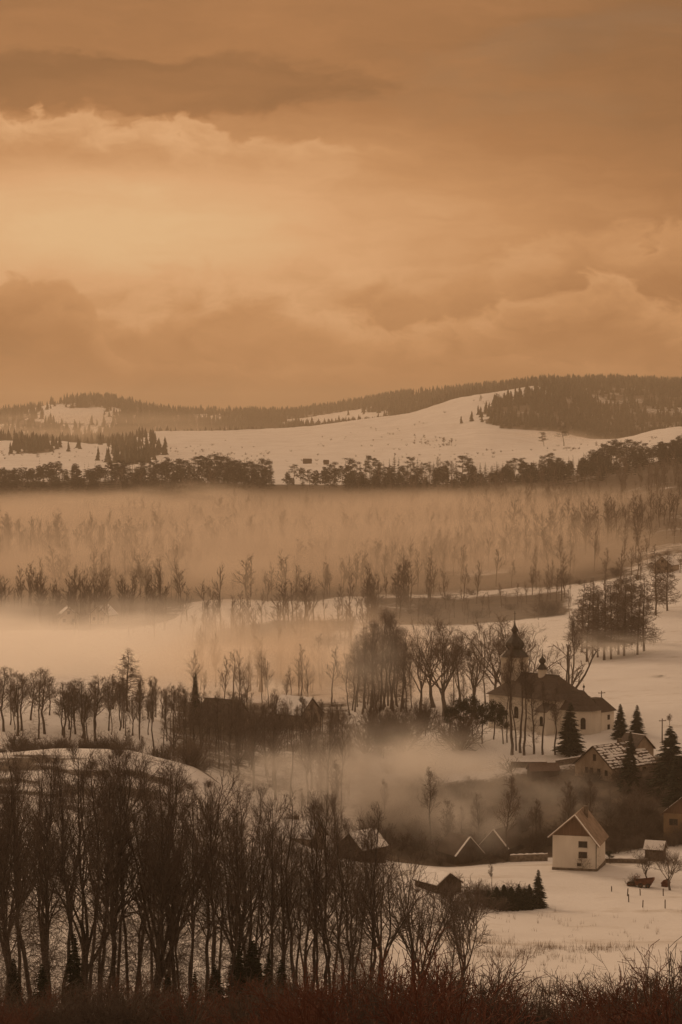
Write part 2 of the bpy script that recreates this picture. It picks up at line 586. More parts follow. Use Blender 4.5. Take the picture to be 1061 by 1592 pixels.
# ------------------------------------------------------------------ air: thin haze everywhere, mist banks in the valley
def box_mesh(x0, x1, y0, y1, z0, z1):
    v = [(x, y, z) for z in (z0, z1) for y in (y0, y1) for x in (x0, x1)]
    f = [(0, 2, 3, 1), (4, 5, 7, 6), (0, 1, 5, 4), (2, 6, 7, 3), (0, 4, 6, 2), (1, 3, 7, 5)]
    return v, f


def haze_build(n, o):
    v = n.new('ShaderNodeVolumePrincipled')
    v.inputs['Color'].default_value = (0.93, 0.78, 0.60, 1)
    v.inputs['Density'].default_value = HAZE_DENSITY
    v.inputs['Anisotropy'].default_value = 0.25
    n.t.links.new(v.outputs[0], o.inputs['Volume'])


HAZE_DENSITY = 1.3e-4
v, f = box_mesh(-7000, 7000, -150, 8700, -15, 176)
haze = mesh_obj('haze', v, f, material('thin_haze', haze_build))
tag(haze, 'thin pale haze filling the whole valley', 'haze', kind='stuff')


def mist_material(name, density, seed, scale, lo, hi, stretch, color):
    """density fades from the middle of the bank to nothing at its skin, broken up by noise"""
    def build(n, o):
        t = n.new('ShaderNodeTexCoord')
        p = t.outputs['Object']
        ln = n.new('ShaderNodeVectorMath', operation='LENGTH')
        n.t.links.new(p, ln.inputs[0])
        fall = n.step(ln.outputs['Value'], 1.0, 0.0)
        mp = n.new('ShaderNodeMapping')
        mp.inputs['Location'].default_value = (seed, seed * 0.37, seed * 0.71)
        mp.inputs['Scale'].default_value = stretch
        n.t.links.new(p, mp.inputs['Vector'])
        nz = n.noise(mp.outputs[0], scale, 3.0, 0.55)
        den = n.mul(fall, n.step(nz, lo, hi), density)
        v = n.new('ShaderNodeVolumePrincipled')
        v.inputs['Color'].default_value = (*color, 1)
        n.put(v.inputs['Density'], den)
        v.inputs['Anisotropy'].default_value = 0.42
        n.t.links.new(v.outputs[0], o.inputs['Volume'])
    return material(name, build)


def ball(nu=24, nv=12):
    V = [(0, 0, 1)]
    for j in range(1, nv):
        th = math.pi * j / nv
        for i in range(nu):
            ph = 2 * math.pi * i / nu
            V.append((math.sin(th) * math.cos(ph), math.sin(th) * math.sin(ph), math.cos(th)))
    V.append((0, 0, -1))
    Fc = [(0, 1 + i, 1 + (i + 1) % nu) for i in range(nu)]
    for j in range(nv - 2):
        for i in range(nu):
            a, b = 1 + j * nu + i, 1 + j * nu + (i + 1) % nu
            Fc.append((a, a + nu, b + nu, b))
    last = len(V) - 1
    Fc += [(1 + (nv - 2) * nu + (i + 1) % nu, 1 + (nv - 2) * nu + i, last) for i in range(nu)]
    return V, Fc


def mist(px, row, d, rx, ry, rz, density, seed, label, scale=2.2, lo=0.36, hi=0.64, stretch=(1, 1, 0.8), color=(0.985, 0.945, 0.89)):
    V, Fc = ball()
    o = mesh_obj('mist_bank', V, Fc, mist_material('mist', density, seed, scale, lo, hi, stretch, color))
    o.location = at(px, row, d)
    o.scale = (rx, ry, rz)
    return tag(o, label, 'mist', kind='stuff')


DIM_LIT = (0.86, 0.755, 0.64)  # darker mist colour, standing in for weaker light on these banks
DIMMER_LIT = (0.80, 0.69, 0.58)  # darker again: the dim light on the far banks put into the colour
mist(530, 1050, 730, 190, 290, 26, 0.0024, 36.6, 'thin veil of mist over the whole valley floor', 1.8)
mist(420, 848, 1480, 700, 300, 38, 0.046, 1.7, 'wide mist bank lying below the dark row of pines', 2.6, 0.30, 0.66, (1, 1, 0.6), DIMMER_LIT)
mist(140, 792, 1590, 95, 90, 16, 0.030, 23.1, 'torn mist wisp climbing to the pines on the left', 1.6, 0.36, 0.62, (1, 1, 1), DIM_LIT)
mist(330, 905, 1010, 70, 70, 15, 0.036, 25.9, 'mist wisp between the woods and the snow clearing', 1.6, 0.36, 0.62, (1, 1, 1), DIM_LIT)
mist(790, 845, 1250, 75, 80, 17, 0.030, 26.4, 'mist wisp among the trees above the church fields', 1.6, 0.36, 0.62, (1, 1, 1), DIM_LIT)
mist(290, 776, 1640, 75, 70, 15, 0.026, 31.2, 'mist wisp lapping at the foot of the pines left of centre', 1.5, 0.40, 0.60, (1, 1, 1), DIM_LIT)
mist(790, 778, 1640, 85, 70, 15, 0.024, 33.8, 'mist wisp lapping at the foot of the pines right of centre', 1.5, 0.40, 0.60, (1, 1, 1), DIM_LIT)
mist(880, 845, 1380, 320, 250, 36, 0.034, 12.7, 'mist bank under the pines on the right of the ridge', 2.2, 0.32, 0.66, (1, 1, 0.6), DIMMER_LIT)
mist(200, 900, 1130, 340, 230, 36, 0.030, 3.1, 'mist lying over the bare woods on the left valley slope', 2.8, 0.34, 0.66, (1, 1, 0.6), DIMMER_LIT)
mist(640, 890, 1120, 230, 190, 32, 0.028, 5.5, 'mist lying over the bare woods above the church', 2.6, 0.36, 0.68, (1, 1, 0.6), DIMMER_LIT)
mist(60, 1010, 760, 105, 140, 18, 0.050, 4.2, 'bright mist bank behind the bare trees on the snowy knoll', 2.0)
mist(610, 1222, 484, 34, 36, 15, 0.15, 7.9, 'mist drifting in the gully below the church bank', 2.2)
mist(735, 1285, 450, 14, 17, 8, 0.075, 8.8, 'low mist around the dark barns', 2.2)
mist(430, 1200, 462, 22, 24, 8, 0.040, 6.3, 'thin mist at the foot of the mid-valley wood', 2.2)
mist(860, 1240, 470, 18, 20, 8, 0.030, 2.6, 'thin mist veil over the brushy bank', 2.2)
mist(460, 1045, 660, 60, 85, 22, 0.060, 9.4, 'pale mist beside the tall trees left of the church', 2.2, color=DIM_LIT)
mist(556, 1030, 578, 18, 20, 14, 0.030, 10.9, 'mist wisp wrapped round the slender clump left of the church', 2.0)
mist(950, 1000, 690, 26, 24, 4.0, 0.040, 15.2, 'low mist wisp on the snow under the larches', 1.8)
mist(850, 690, 2850, 150, 190, 22, 0.011, 16.1, 'mist at the foot of the wooded hill', 1.8, color=DIM_LIT)
mist(120, 665, 3700, 420, 300, 34, 0.0045, 17.3, 'thin mist between the far left hills', 1.8, color=DIM_LIT)

# ------------------------------------------------------------------ vegetation: growing the shapes
def tubes(P0, P1, R0, R1, sides=3):
    """open prisms along segments -> verts, quads"""
    n = len(P0)
    ax = P1 - P0
    ax = ax / np.maximum(np.linalg.norm(ax, axis=1, keepdims=True), 1e-6)
    ref = np.where(np.abs(ax[:, 2:3]) < 0.9, np.array([[0, 0, 1.0]]), np.array([[1.0, 0, 0]]))
    b1 = np.cross(ax, ref)
    b1 /= np.maximum(np.linalg.norm(b1, axis=1, keepdims=True), 1e-6)
    b2 = np.cross(ax, b1)
    V = np.empty((n, 2 * sides, 3))
    for k in range(sides):
        a = 2 * math.pi * k / sides
        off = b1 * math.cos(a) + b2 * math.sin(a)
        V[:, k] = P0 + off * R0[:, None]
        V[:, sides + k] = P1 + off * R1[:, None]
    base = (np.arange(n) * 2 * sides)[:, None]
    Q = []
    for k in range(sides):
        k2 = (k + 1) % sides
        Q.append(np.concatenate([base + k, base + k2, base + sides + k2, base + sides + k], 1))
    return V.reshape(-1, 3), np.concatenate(Q, 0)


def polytubes(P, R, sides):
    """P (n, m, 3), R (n, m)"""
    a, b = P[:, :-1].reshape(-1, 3), P[:, 1:].reshape(-1, 3)
    return tubes(a, b, R[:, :-1].ravel(), R[:, 1:].ravel(), sides)


def merge(parts):
    V, Q, k = [], [], 0
    for v, q in parts:
        V.append(v)
        Q.append(q + k)
        k += len(v)
    return np.concatenate(V), np.concatenate(Q)


def unit(v):
    return v / np.maximum(np.linalg.norm(v, axis=-1, keepdims=True), 1e-9)


def sprout(P, R, k, t0, t1, ang, length, m, up, wob, g, rend=0.012, rfac=0.6, rlen=0.02):
    """k side shoots on every polyline of P; ang (lo, hi) degrees, length(t, parent length) -> metres"""
    n, mp = P.shape[:2]
    t = t0 + (t1 - t0) * ((np.arange(k)[None, :] + g.random((n, k))) / k)
    s = t * (mp - 1)
    i = np.minimum(s.astype(int), mp - 2)
    f = (s - i)[..., None]
    r = np.arange(n)[:, None]
    a, b = P[r, i], P[r, i + 1]
    org = a * (1 - f) + b * f
    tan = unit(b - a)
    rad = R[r, i] * (1 - f[..., 0]) + R[r, i + 1] * f[..., 0]
    plen = np.linalg.norm(np.diff(P, axis=1), axis=2).sum(1)[:, None]
    L = length(t, plen) * g.uniform(0.7, 1.25, (n, k))
    rv = g.normal(size=(n, k, 3))
    perp = unit(rv - (rv * tan).sum(-1, keepdims=True) * tan)
    th = np.radians(g.uniform(ang[0], ang[1], (n, k)))[..., None]
    d = np.cos(th) * tan + np.sin(th) * perp
    pts = [org]
    st = (L / (m - 1))[..., None]
    for _ in range(m - 1):
        d = unit(d + np.array([0, 0, up]) + wob * g.normal(size=d.shape))
        pts.append(pts[-1] + d * st)
    Q = np.stack(pts, 2).reshape(n * k, m, 3)
    r0 = np.minimum(rad * rfac, np.maximum(L * rlen, rend))
    RR = (r0[..., None] * (1 - np.linspace(0, 1, m)) + np.minimum(rend, r0)[..., None] * np.linspace(0, 1, m)).reshape(n * k, m)
    return Q, RR


def stem(H, r, m, wob, g, top=0.02, lean=0.0):
    z = np.linspace(0, H, m)
    off = np.cumsum(g.normal(size=(m, 2)) * wob, 0)
    off[0] = 0
    off[:, 0] += lean * z
    P = np.concatenate([off, z[:, None]], 1)[None]
    R = (r * (1 - np.linspace(0, 1, m)) ** 0.8 + top)[None]
    R[0, 0] *= 1.25
    P[0, 0, 2] = -0.8
    return P, R


def grow_tall(seed, H=24.0, crown0=0.42, spread=0.15, dens=1.0, rt=0.26, twig=0.009, low=True, levels=4):
    """tall narrow bare broadleaf tree with upswept brushy crown"""
    g = np.random.default_rng(seed)
    P, R = stem(H * 0.96, rt, 12, H * 0.008, g)
    bigs, small = [(P, R)], []
    k1 = int(22 * dens)
    p1, r1 = sprout(P, R, k1, crown0, 0.985, (24, 48), lambda t, L: H * spread * (1.25 - 0.85 * (t - crown0) / (1 - crown0)), 5, 0.16, 0.10, g, twig * 1.3, 0.55)
    p2, r2 = sprout(p1, r1, 6, 0.2, 1.0, (22, 50), lambda t, L: L * (0.62 - 0.3 * t), 4, 0.13, 0.12, g, twig * 1.1, 0.7)
    bigs.append((p1, r1))
    small.append((p2, r2))
    p3, r3 = sprout(p2, r2, 3, 0.25, 1.0, (20, 50), lambda t, L: L * (0.6 - 0.2 * t) + 0.15, 3, 0.12, 0.14, g, twig, 0.8)
    small.append((p3, r3))
    if levels > 3:
        p4, r4 = sprout(p3, r3, 2, 0.3, 1.0, (20, 55), lambda t, L: L * 0.55 + 0.2, 2, 0.10, 0.15, g, twig * 0.85, 0.9)
        small.append((p4, r4))
    if low:
        q1, s1 = sprout(P, R, int(26 * dens), 0.08, crown0 + 0.1, (45, 85), lambda t, L: H * 0.11 + 0 * t, 5, 0.05, 0.16, g, twig, 0.3, 0.012)
        q2, s2 = sprout(q1, s1, 6, 0.2, 1.0, (25, 60), lambda t, L: L * 0.5, 3, 0.03, 0.18, g, twig * 0.9, 0.8)
        q3, s3 = sprout(q2, s2, 3, 0.2, 1.0, (25, 60), lambda t, L: L * 0.6, 2, 0.03, 0.18, g, twig * 0.8, 0.8)
        small += [(q1, s1), (q2, s2), (q3, s3)]
    return bigs, small


def grow_spread(seed, H=20.0, fork=0.30, limbs=7, ang=(12, 42), dens=1.0, rt=0.45, twig=0.022, up=0.10, levels=4, lean=0.0):
    """old broadleaf tree: short bole, ascending limbs, domed twiggy crown"""
    g = np.random.default_rng(seed)
    P, R = stem(H * (fork + 0.16), rt, 7, H * 0.008, g, rt * 0.42, lean)
    p1, r1 = sprout(P, R, limbs, fork / (fork + 0.16) * 0.75, 1.0, ang, lambda t, L: H * (0.66 - 0.14 * t), 8, up, 0.10, g, twig * 2.2, 0.62, 0.025)
    p2, r2 = sprout(p1, r1, int(7 * dens), 0.22, 1.0, (22, 48), lambda t, L: L * (0.52 - 0.28 * t), 5, up, 0.13, g, twig * 1.5, 0.68)
    p3, r3 = sprout(p2, r2, int(6 * dens), 0.2, 1.0, (22, 52), lambda t, L: L * (0.55 - 0.22 * t) + 0.2, 4, up * 0.7, 0.16, g, twig, 0.75)
    small = [(p2, r2), (p3, r3)]
    if levels > 3:
        p4, r4 = sprout(p3, r3, 4, 0.25, 1.0, (22, 55), lambda t, L: L * 0.5 + 0.15, 3, up * 0.5, 0.18, g, twig * 0.8, 0.85)
        small.append((p4, r4))
    return [(P, R), (p1, r1)], small


def grow_bush(seed, H=3.5, stems=16, tilt=(5, 55), dens=1.0, twig=0.010, r0=0.03, up=0.06):
    """many-stemmed bare shrub"""
    g = np.random.default_rng(seed)
    n = stems
    az = g.random(n) * 2 * math.pi
    th = np.radians(g.uniform(tilt[0], tilt[1], n))
    d = np.stack([np.sin(th) * np.cos(az), np.sin(th) * np.sin(az), np.cos(th)], 1)
    L = H * g.uniform(0.75, 1.15, n)
    p = np.stack([g.normal(size=n) * 0.02 * H, g.normal(size=n) * 0.02 * H, np.full(n, -0.3)], 1)
    pts = [p]
    for _ in range(6):
        d = unit(d + np.array([0, 0, up]) + 0.12 * g.normal(size=d.shape))
        pts.append(pts[-1] + d * (L / 6)[:, None])
    P = np.stack(pts, 1)
    R = np.repeat((r0 * (1 - np.linspace(0, 1, 7)) + twig)[None], n, 0)
    p2, r2 = sprout(P, R, int(8 * dens), 0.15, 1.0, (20, 60), lambda t, L: L * (0.5 - 0.28 * t), 4, up, 0.18, g, twig, 0.7)
    p3, r3 = sprout(p2, r2, int(5 * dens), 0.15, 1.0, (22, 65), lambda t, L: L * 0.5 + 0.08, 3, up * 0.5, 0.2, g, twig * 0.8, 0.8)
    return [(P, R)], [(p2, r2), (p3, r3)]


def grow_larch(seed, H=18.0, n=95, spread=0.19, twig=0.034, rt=0.2, c0=0.15):
    """straight trunk with flat tiers of thin bare branches"""
    g = np.random.default_rng(seed)
    P, R = stem(H, rt, 12, H * 0.004, g)
    p1, r1 = sprout(P, R, n, c0, 0.99, (70, 100), lambda t, L: H * spread * (1.15 - t), 4, 0.03, 0.07, g, twig, 0.4)
    p2, r2 = sprout(p1, r1, 7, 0.15, 1.0, (35, 75), lambda t, L: L * 0.45, 3, -0.06, 0.15, g, twig * 0.9, 0.8)
    p3, r3 = sprout(p2, r2, 3, 0.2, 1.0, (35, 75), lambda t, L: L * 0.5, 2, -0.04, 0.15, g, twig * 0.8, 0.8)
    return [(P, R)], [(p1, r1), (p2, r2), (p3, r3)]


def tri_blades(base, tip, width, g):
    """thin triangles from base to tip with random twist"""
    d = unit(tip - base)
    rv = g.normal(size=base.shape)
    side = unit(np.cross(d, rv)) * width[:, None]
    V = np.stack([base - side, base + side, tip], 1).reshape(-1, 3)
    return V, np.arange(len(V)).reshape(-1, 3)


def grow_spruce(seed, H=12.0, spread=0.2, whorls=34, per=10, skirt=0.04, rt=0.16, fill=1.0, ragged=0.25):
    g = np.random.default_rng(seed)
    P, R = stem(H, rt, 8, H * 0.002, g, 0.01)
    zt = np.repeat(np.linspace(skirt, 0.985, whorls), per) + g.normal(size=whorls * per) * 0.006
    zt = np.clip(zt, 0.0, 0.995)
    az = g.random(len(zt)) * 2 * math.pi
    L = H * spread * (1 - zt) ** 0.82 * g.uniform(1 - ragged, 1 + ragged * 0.6, len(zt)) + 0.10
    out_ = np.stack([np.cos(az), np.sin(az), np.zeros_like(az)], 1)
    base = np.stack([np.zeros_like(az), np.zeros_like(az), zt * H], 1)
    droop = g.uniform(0.15, 0.5, len(zt))
    def along(s):
        q = base + out_ * (L * s)[:, None]
        q[:, 2] += L * (0.16 * s - droop * s * s)
        return q
    Vs, Ts = [], []
    for s0, s1 in ((0.0, 0.55), (0.4, 1.0)):
        Vs.append(tri_blades(along(s0), along(s1), L * 0.10 + 0.03, g))
    lat = np.stack([-np.sin(az), np.cos(az), np.zeros_like(az)], 1)
    for s in np.linspace(0.2, 0.95, max(2, int(6 * fill))):
        for sg in (-1, 1):
            b = along(s)
            w = L * (1.05 - s) * 0.42 * g.uniform(0.6, 1.2, len(L)) + 0.10
            t = b + lat * (sg * w)[:, None] + out_ * (w * 0.7)[:, None]
            t[:, 2] -= w * g.uniform(0.2, 0.6, len(L))
            Vs.append(tri_blades(b, t, w * 0.28 + 0.02, g))
    return (P, R), merge(Vs)


def grow_pine(seed, H=18.0, c0=0.45, spread=0.2, clumps=34, per=80, rt=0.24, size=0.5, flat=0.55):
    g = np.random.default_rng(seed)
    P, R = stem(H * 0.93, rt, 9, H * 0.012, g, 0.03)
    p1, r1 = sprout(P, R, clumps, c0, 0.99, (45, 85), lambda t, L: H * spread * (1.0 - 0.72 * np.abs((t - c0) / (1 - c0) - 0.25)) , 4, 0.12, 0.12, g, 0.02, 0.45)
    cen = np.concatenate([p1[:, -1], p1[:, -2]])
    rad = H * spread * 0.36 * g.uniform(0.6, 1.2, len(cen))
    c = np.repeat(cen, per, 0)
    rr = np.repeat(rad, per)
    q = g.normal(size=c.shape)
    q = unit(q) * (g.random(len(c)) ** 0.45)[:, None]
    b = c + q * rr[:, None] * np.array([1, 1, flat])
    t = b + unit(q + 0.6 * g.normal(size=q.shape) + np.array([0, 0, 0.3])) * (size * g.uniform(0.5, 1.1, len(c)))[:, None]
    return [(P, R), (p1, r1)], tri_blades(b, t, np.full(len(b), size * 0.22), g)


MAT['bark'] = grain('grey_brown_bark', (0.064, 0.053, 0.045), (0.14, 0.117, 0.099), 2.5, 0.95, 0.6, 0.04, stretch=(3, 3, 0.6))
MAT['twig'] = grain('bare_twigs', (0.105, 0.081, 0.066), (0.185, 0.145, 0.117), 0.8, 0.95, 0.0)
MAT['twig_red'] = grain('reddish_twigs', (0.105, 0.040, 0.027), (0.185, 0.074, 0.046), 0.9, 0.95, 0.0)
MAT['twig_dark'] = grain('dark_brush_twigs', (0.075, 0.056, 0.045), (0.14, 0.106, 0.084), 0.9, 0.95, 0.0)
MAT['needle'] = grain('spruce_needles', (0.014, 0.019, 0.011), (0.034, 0.040, 0.022), 1.6, 0.9, 0.0)
MAT['needle_pine'] = grain('pine_needles', (0.018, 0.021, 0.012), (0.042, 0.043, 0.025), 1.0, 0.9, 0.0)

PROTO = {}
R_ = random.random
U_ = random.uniform


def bare_proto(key, grown, bark='bark', twig='twig', thin=3):
    bigs, small = grown
    v, q = merge([polytubes(P, R, 6 if i == 0 and thin > 2 else 4) for i, (P, R) in enumerate(bigs)])
    tr = np_mesh('trunk', v, q, MAT[bark], k=4)
    v2, q2 = merge([polytubes(P, R, 3) for P, R in small])
    cr = np_mesh('crown', v2, q2, MAT[twig], k=4)
    PROTO[key] = (tr, cr, max(v[:, 2].max(), v2[:, 2].max()))


def leafy_proto(key, stems, tris, needle):
    v, q = merge([polytubes(P, R, 6 if i == 0 else 3) for i, (P, R) in enumerate(stems)])
    tr = np_mesh('trunk', v, q, MAT['bark'], k=4)
    cr = np_mesh('crown', tris[0], tris[1], MAT[needle], k=3)
    PROTO[key] = (tr, cr, max(v[:, 2].max(), tris[0][:, 2].max()))


for i in range(6):
    bare_proto(f'tall{i}', grow_tall(100 + i, 24.0, [0.40, 0.46, 0.36, 0.50, 0.42, 0.33][i], [0.15, 0.13, 0.17, 0.14, 0.19, 0.16][i], 1.0 + 0.15 * (i % 3), [0.20, 0.165, 0.225, 0.18, 0.21, 0.15][i]))
for i in range(3):
    bare_proto(f'vase{i}', grow_spread(140 + i, 20.0, [0.22, 0.3, 0.16][i], [6, 5, 8][i], (10, 34), 1.1, 0.30, 0.018, 0.10))
for i in range(4):
    bare_proto(f'old{i}', grow_spread(160 + i, 22.0, [0.26, 0.32, 0.2, 0.3][i], [8, 6, 9, 7][i], (14, 48), 1.1, 0.42, 0.026, [0.09, 0.1, 0.08, 0.06][i]))
for i in range(3):
    bare_proto(f'mid{i}', grow_tall(180 + i, 12.0, [0.3, 0.38, 0.25][i], [0.2, 0.17, 0.24][i], 0.95, 0.16, 0.015, False, 4))
for i in range(2):
    bare_proto(f'round{i}', grow_spread(190 + i, 10.0, 0.22, 8, (12, 42), 1.0, 0.17, 0.016, 0.09, 4))
for i in range(2):
    bare_proto(f'slim{i}', grow_tall(200 + i, 16.0, [0.45, 0.55][i], 0.13, 0.8, 0.21, 0.020, i == 0, 4))
bare_proto('snag', grow_spread(217, 11.0, 0.12, 5, (6, 20), 0.5, 0.24, 0.03, 0.06, 3))
for i in range(3):
    bare_proto(f'larch{i}', grow_larch(220 + i, 18.0))
for i in range(4):
    bare_proto(f'bush{i}', grow_bush(240 + i, 3.5, [16, 20, 12, 22][i], [(5, 55), (5, 65), (3, 40), (10, 60)][i], [0.9, 0.9, 0.7, 1.0][i], 0.0125, 0.034), 'twig_red' if i < 2 else 'twig_dark', 'twig_red' if i < 2 else 'twig_dark')
for i in range(3):
    bare_proto(f'brush{i}', grow_bush(260 + i, 3.0, [16, 20, 14][i], (5, 60), 1.1, 0.014, 0.03), 'twig_dark', 'twig_dark' if i else 'twig')
for i in range(3):
    s, t = grow_spruce(300 + i, 12.0, [0.20, 0.17, 0.24][i], per=[10, 9, 11][i])
    leafy_proto(f'spruce{i}', [s], t, 'needle')
for i in range(2):
    s, t = grow_spruce(310 + i, 16.0, [0.17, 0.13][i], 20, 7, fill=0.5)
    leafy_proto(f'farspruce{i}', [s], t, 'needle')
for i in range(4):
    s, t = grow_pine(320 + i, 18.0, [0.35, 0.5, 0.28, 0.42][i], [0.18, 0.2, 0.2, 0.23][i], [22, 16, 26, 18][i], 34, size=0.62, flat=0.4)
    leafy_proto(f'pine{i}', s, t, 'needle_pine')
for i in range(2):
    s, t = grow_pine(330 + i, 7.0, 0.45, 0.30, 20, 60, 0.14, 0.36, 0.6)
    leafy_proto(f'lowpine{i}', s, t, 'needle_pine')

NAMES = {'tall': 'bare_tree', 'vase': 'bare_tree', 'old': 'bare_tree', 'mid': 'bare_tree', 'round': 'bare_tree', 'slim': 'bare_tree', 'snag': 'bare_tree',
         'larch': 'larch_tree', 'bush': 'bare_shrub', 'brush': 'bare_shrub', 'spruce': 'spruce_tree', 'farspruce': 'spruce_tree',
         'pine': 'pine_tree', 'lowpine': 'pine_tree'}
CATS = {'bare_tree': 'tree', 'larch_tree': 'tree', 'bare_shrub': 'shrub', 'spruce_tree': 'tree', 'pine_tree': 'tree'}


def shrub_like(kind):
    return kind == 'bare_shrub'


def plant(key, loc, height, label, group=None, wide=1.0, rz=None):
    """a tree or shrub of a prototype's shape at loc, scaled to its height"""
    tr, cr, h = PROTO[key]
    kind = NAMES[key.rstrip('0123456789')]
    e = empty(kind, loc, random.random() * 6.283 if rz is None else rz)
    s = height / h
    e.scale = (s * wide, s * wide, s)
    if not shrub_like(kind):
        e.rotation_euler = (U_(-0.035, 0.035), U_(-0.035, 0.035), e.rotation_euler[2])
    shrub = kind == 'bare_shrub'
    for me, nm in ((tr, 'stems' if shrub else 'trunk'), (cr, 'crown')):
        o = bpy.data.objects.new(nm, me)
        o.parent = e
        COL.objects.link(o)
    return tag(e, label, CATS[kind], group)


def plant_px(key, px, top, d, label, group=None, wide=1.0, rz=None):
    """tree standing on the ground at column px, distance d, its tip reaching photograph row top"""
    x, y, z = spot(px, d)
    h = max(0.8, row_z(top, d) - z)
    return plant(key, (x, y, z), h, label, group, wide, rz)



# --- tall bare trees of the near slope
tops = ([-60, 0, 30, 80, 140, 190, 240, 270, 300, 340, 375, 410, 440, 480, 520, 555, 590], [1170, 1175, 1160, 1178, 1170, 1163, 1160, 1185, 1215, 1222, 1215, 1240, 1252, 1248, 1225, 1250, 1268])
px = -55.0
k = 0
while px < 585:
    d = U_(205, 248)
    t = np.interp(px, *tops) + U_(-22, 46)
    plant_px(f'vase{k % 3}' if k % 13 == 6 else f'tall{(k * 5 + k // 6) % 6}', px, t - 10 * (px < 280), d, 'tall bare tree in the dense stand on the near slope', 'tall bare trees of the near stand', U_(0.8, 1.1))
    px += U_(5.5, 12.0)
    k += 1
for px, t, d, kk, lab in ((606, 1262, 240, 0, 'wide-crowned bare tree with forked trunk at the end of the near stand'),
                          (640, 1290, 246, 1, 'leaning fan-shaped bare tree outermost in the near stand'),
                          (655, 1345, 244, 2, 'low broad bare tree under the outermost crown of the near stand')):
    plant_px(f'vase{kk}', px, t, d, lab, None, 0.95)
plant_px('round0', 716, 1360, 262, 'lone small many-branched bare tree before the snowy field', None, 0.95)
plant_px('slim0', 702, 1420, 258, 'thin bare sapling beside the lone small tree before the field')

# --- young spruces and brush at the foot of the stand
for px, t, d in ((112, 1450, 205), (60, 1500, 200), (395, 1462, 205), (415, 1482, 200), (360, 1475, 208), (335, 1500, 204), (440, 1492, 203), (300, 1510, 200), (20, 1490, 206), (375, 1470, 203), (260, 1515, 206)):
    plant_px(f'spruce{int(px) % 3}', px, t, d, 'young dark spruce among the trunks of the near stand', 'young spruces under the near stand', U_(0.9, 1.3))
for i in range(56):
    px = -20 + i * 9.2 + U_(-7, 7)
    plant_px(f'bush{i % 4}', px, U_(1495, 1590), U_(150, 205), 'dark bare shrub in the undergrowth of the near stand', 'undergrowth shrubs of the near stand', U_(0.9, 1.3))

# --- reddish shrubs close below the camera
for i in range(40):
    px = 440 + i * 16.5 + U_(-9, 9)
    t = np.interp(px, [440, 500, 620, 740, 800, 900, 1000, 1061], [1520, 1468, 1458, 1475, 1512, 1528, 1495, 1455]) + U_(-22, 50)
    plant_px(f'bush{[0, 1, 0, 2, 1, 3][i % 6]}', px, t, U_(62, 120), 'reddish brown bare shrub in the thicket at the bottom edge', 'shrubs of the thicket below the viewpoint', U_(0.8, 1.2))
for px, t, d in ((1058, 1448, 95), (1030, 1478, 88), (1002, 1480, 92), (885, 1500, 80), (820, 1490, 84), (758, 1478, 88), (705, 1470, 90), (640, 1466, 95)):
    plant_px('bush2', px, t, d, 'tall sparse shrub with long bare shoots above the thicket', 'tall shoots above the thicket', 0.8)
plant_px('bush3', 962, 1490, 190, 'rounded dense brown shrub on the snow behind the thicket', None, 1.6)
plant_px('bush1', 938, 1500, 186, 'smaller dense brown shrub against the rounded one behind the thicket', None, 1.5)

# --- snowy field on the right: spruce hedge, shrubs
for px, t, d in ((762, 1384, 378), (773, 1378, 376), (785, 1375, 378), (797, 1378, 374), (808, 1374, 376), (818, 1380, 375), (826, 1374, 378)):
    plant_px(f'spruce{int(px) % 3}', px, t, d, 'low dark spruce in the hedge at the edge of the field', 'low spruces of the field hedge', 2.3)
plant_px('spruce1', 839, 1352, 377, 'tallest pointed spruce at the end of the field hedge', None, 1.7)
for i, (px, t, d) in enumerate(((690, 1375, 385), (706, 1368, 390), (725, 1360, 380), (745, 1366, 384), (760, 1372, 382), (668, 1372, 392), (652, 1380, 388), (735, 1385, 372), (712, 1392, 368), (770, 1372, 380), (788, 1368, 381), (806, 1370, 380), (820, 1374, 381), (778, 1392, 372), (756, 1388, 374))):
    plant_px(f'brush{i % 3}', px, t, d, 'bare shrub in the thicket beside the field hedge', 'shrubs beside the field hedge', 1.3)
plant_px('slim1', 768, 1342, 388, 'thin bare tree rising from the thicket by the field hedge')

# --- garden trees near the white house
plant_px('round0', 1009, 1318, 408, 'small round-crowned fruit tree with short trunk in the field', None, 1.25)
plant_px('round1', 1046, 1310, 398, 'fruit tree with leaning bare trunk at the edge of the field', None, 1.3)
plant_px('brush1', 990, 1356, 402, 'bushy leafless shrub growing behind the rusty trailer', None, 0.9)
plant_px('lowpine0', 952, 1322, 428, 'rounded dark evergreen bush beside the white house', None, 1.5)
plant_px('brush0', 914, 1322, 419, 'small bare shrub against the white house wall', None, 0.9)
for i, (px, t) in enumerate(((984, 1300), (1000, 1294), (1020, 1300))):
    plant_px('round1', px, t, 440 + i * 3, 'dark twiggy tree in the garden by the timbered house', 'garden trees by the timbered house', 1.1)

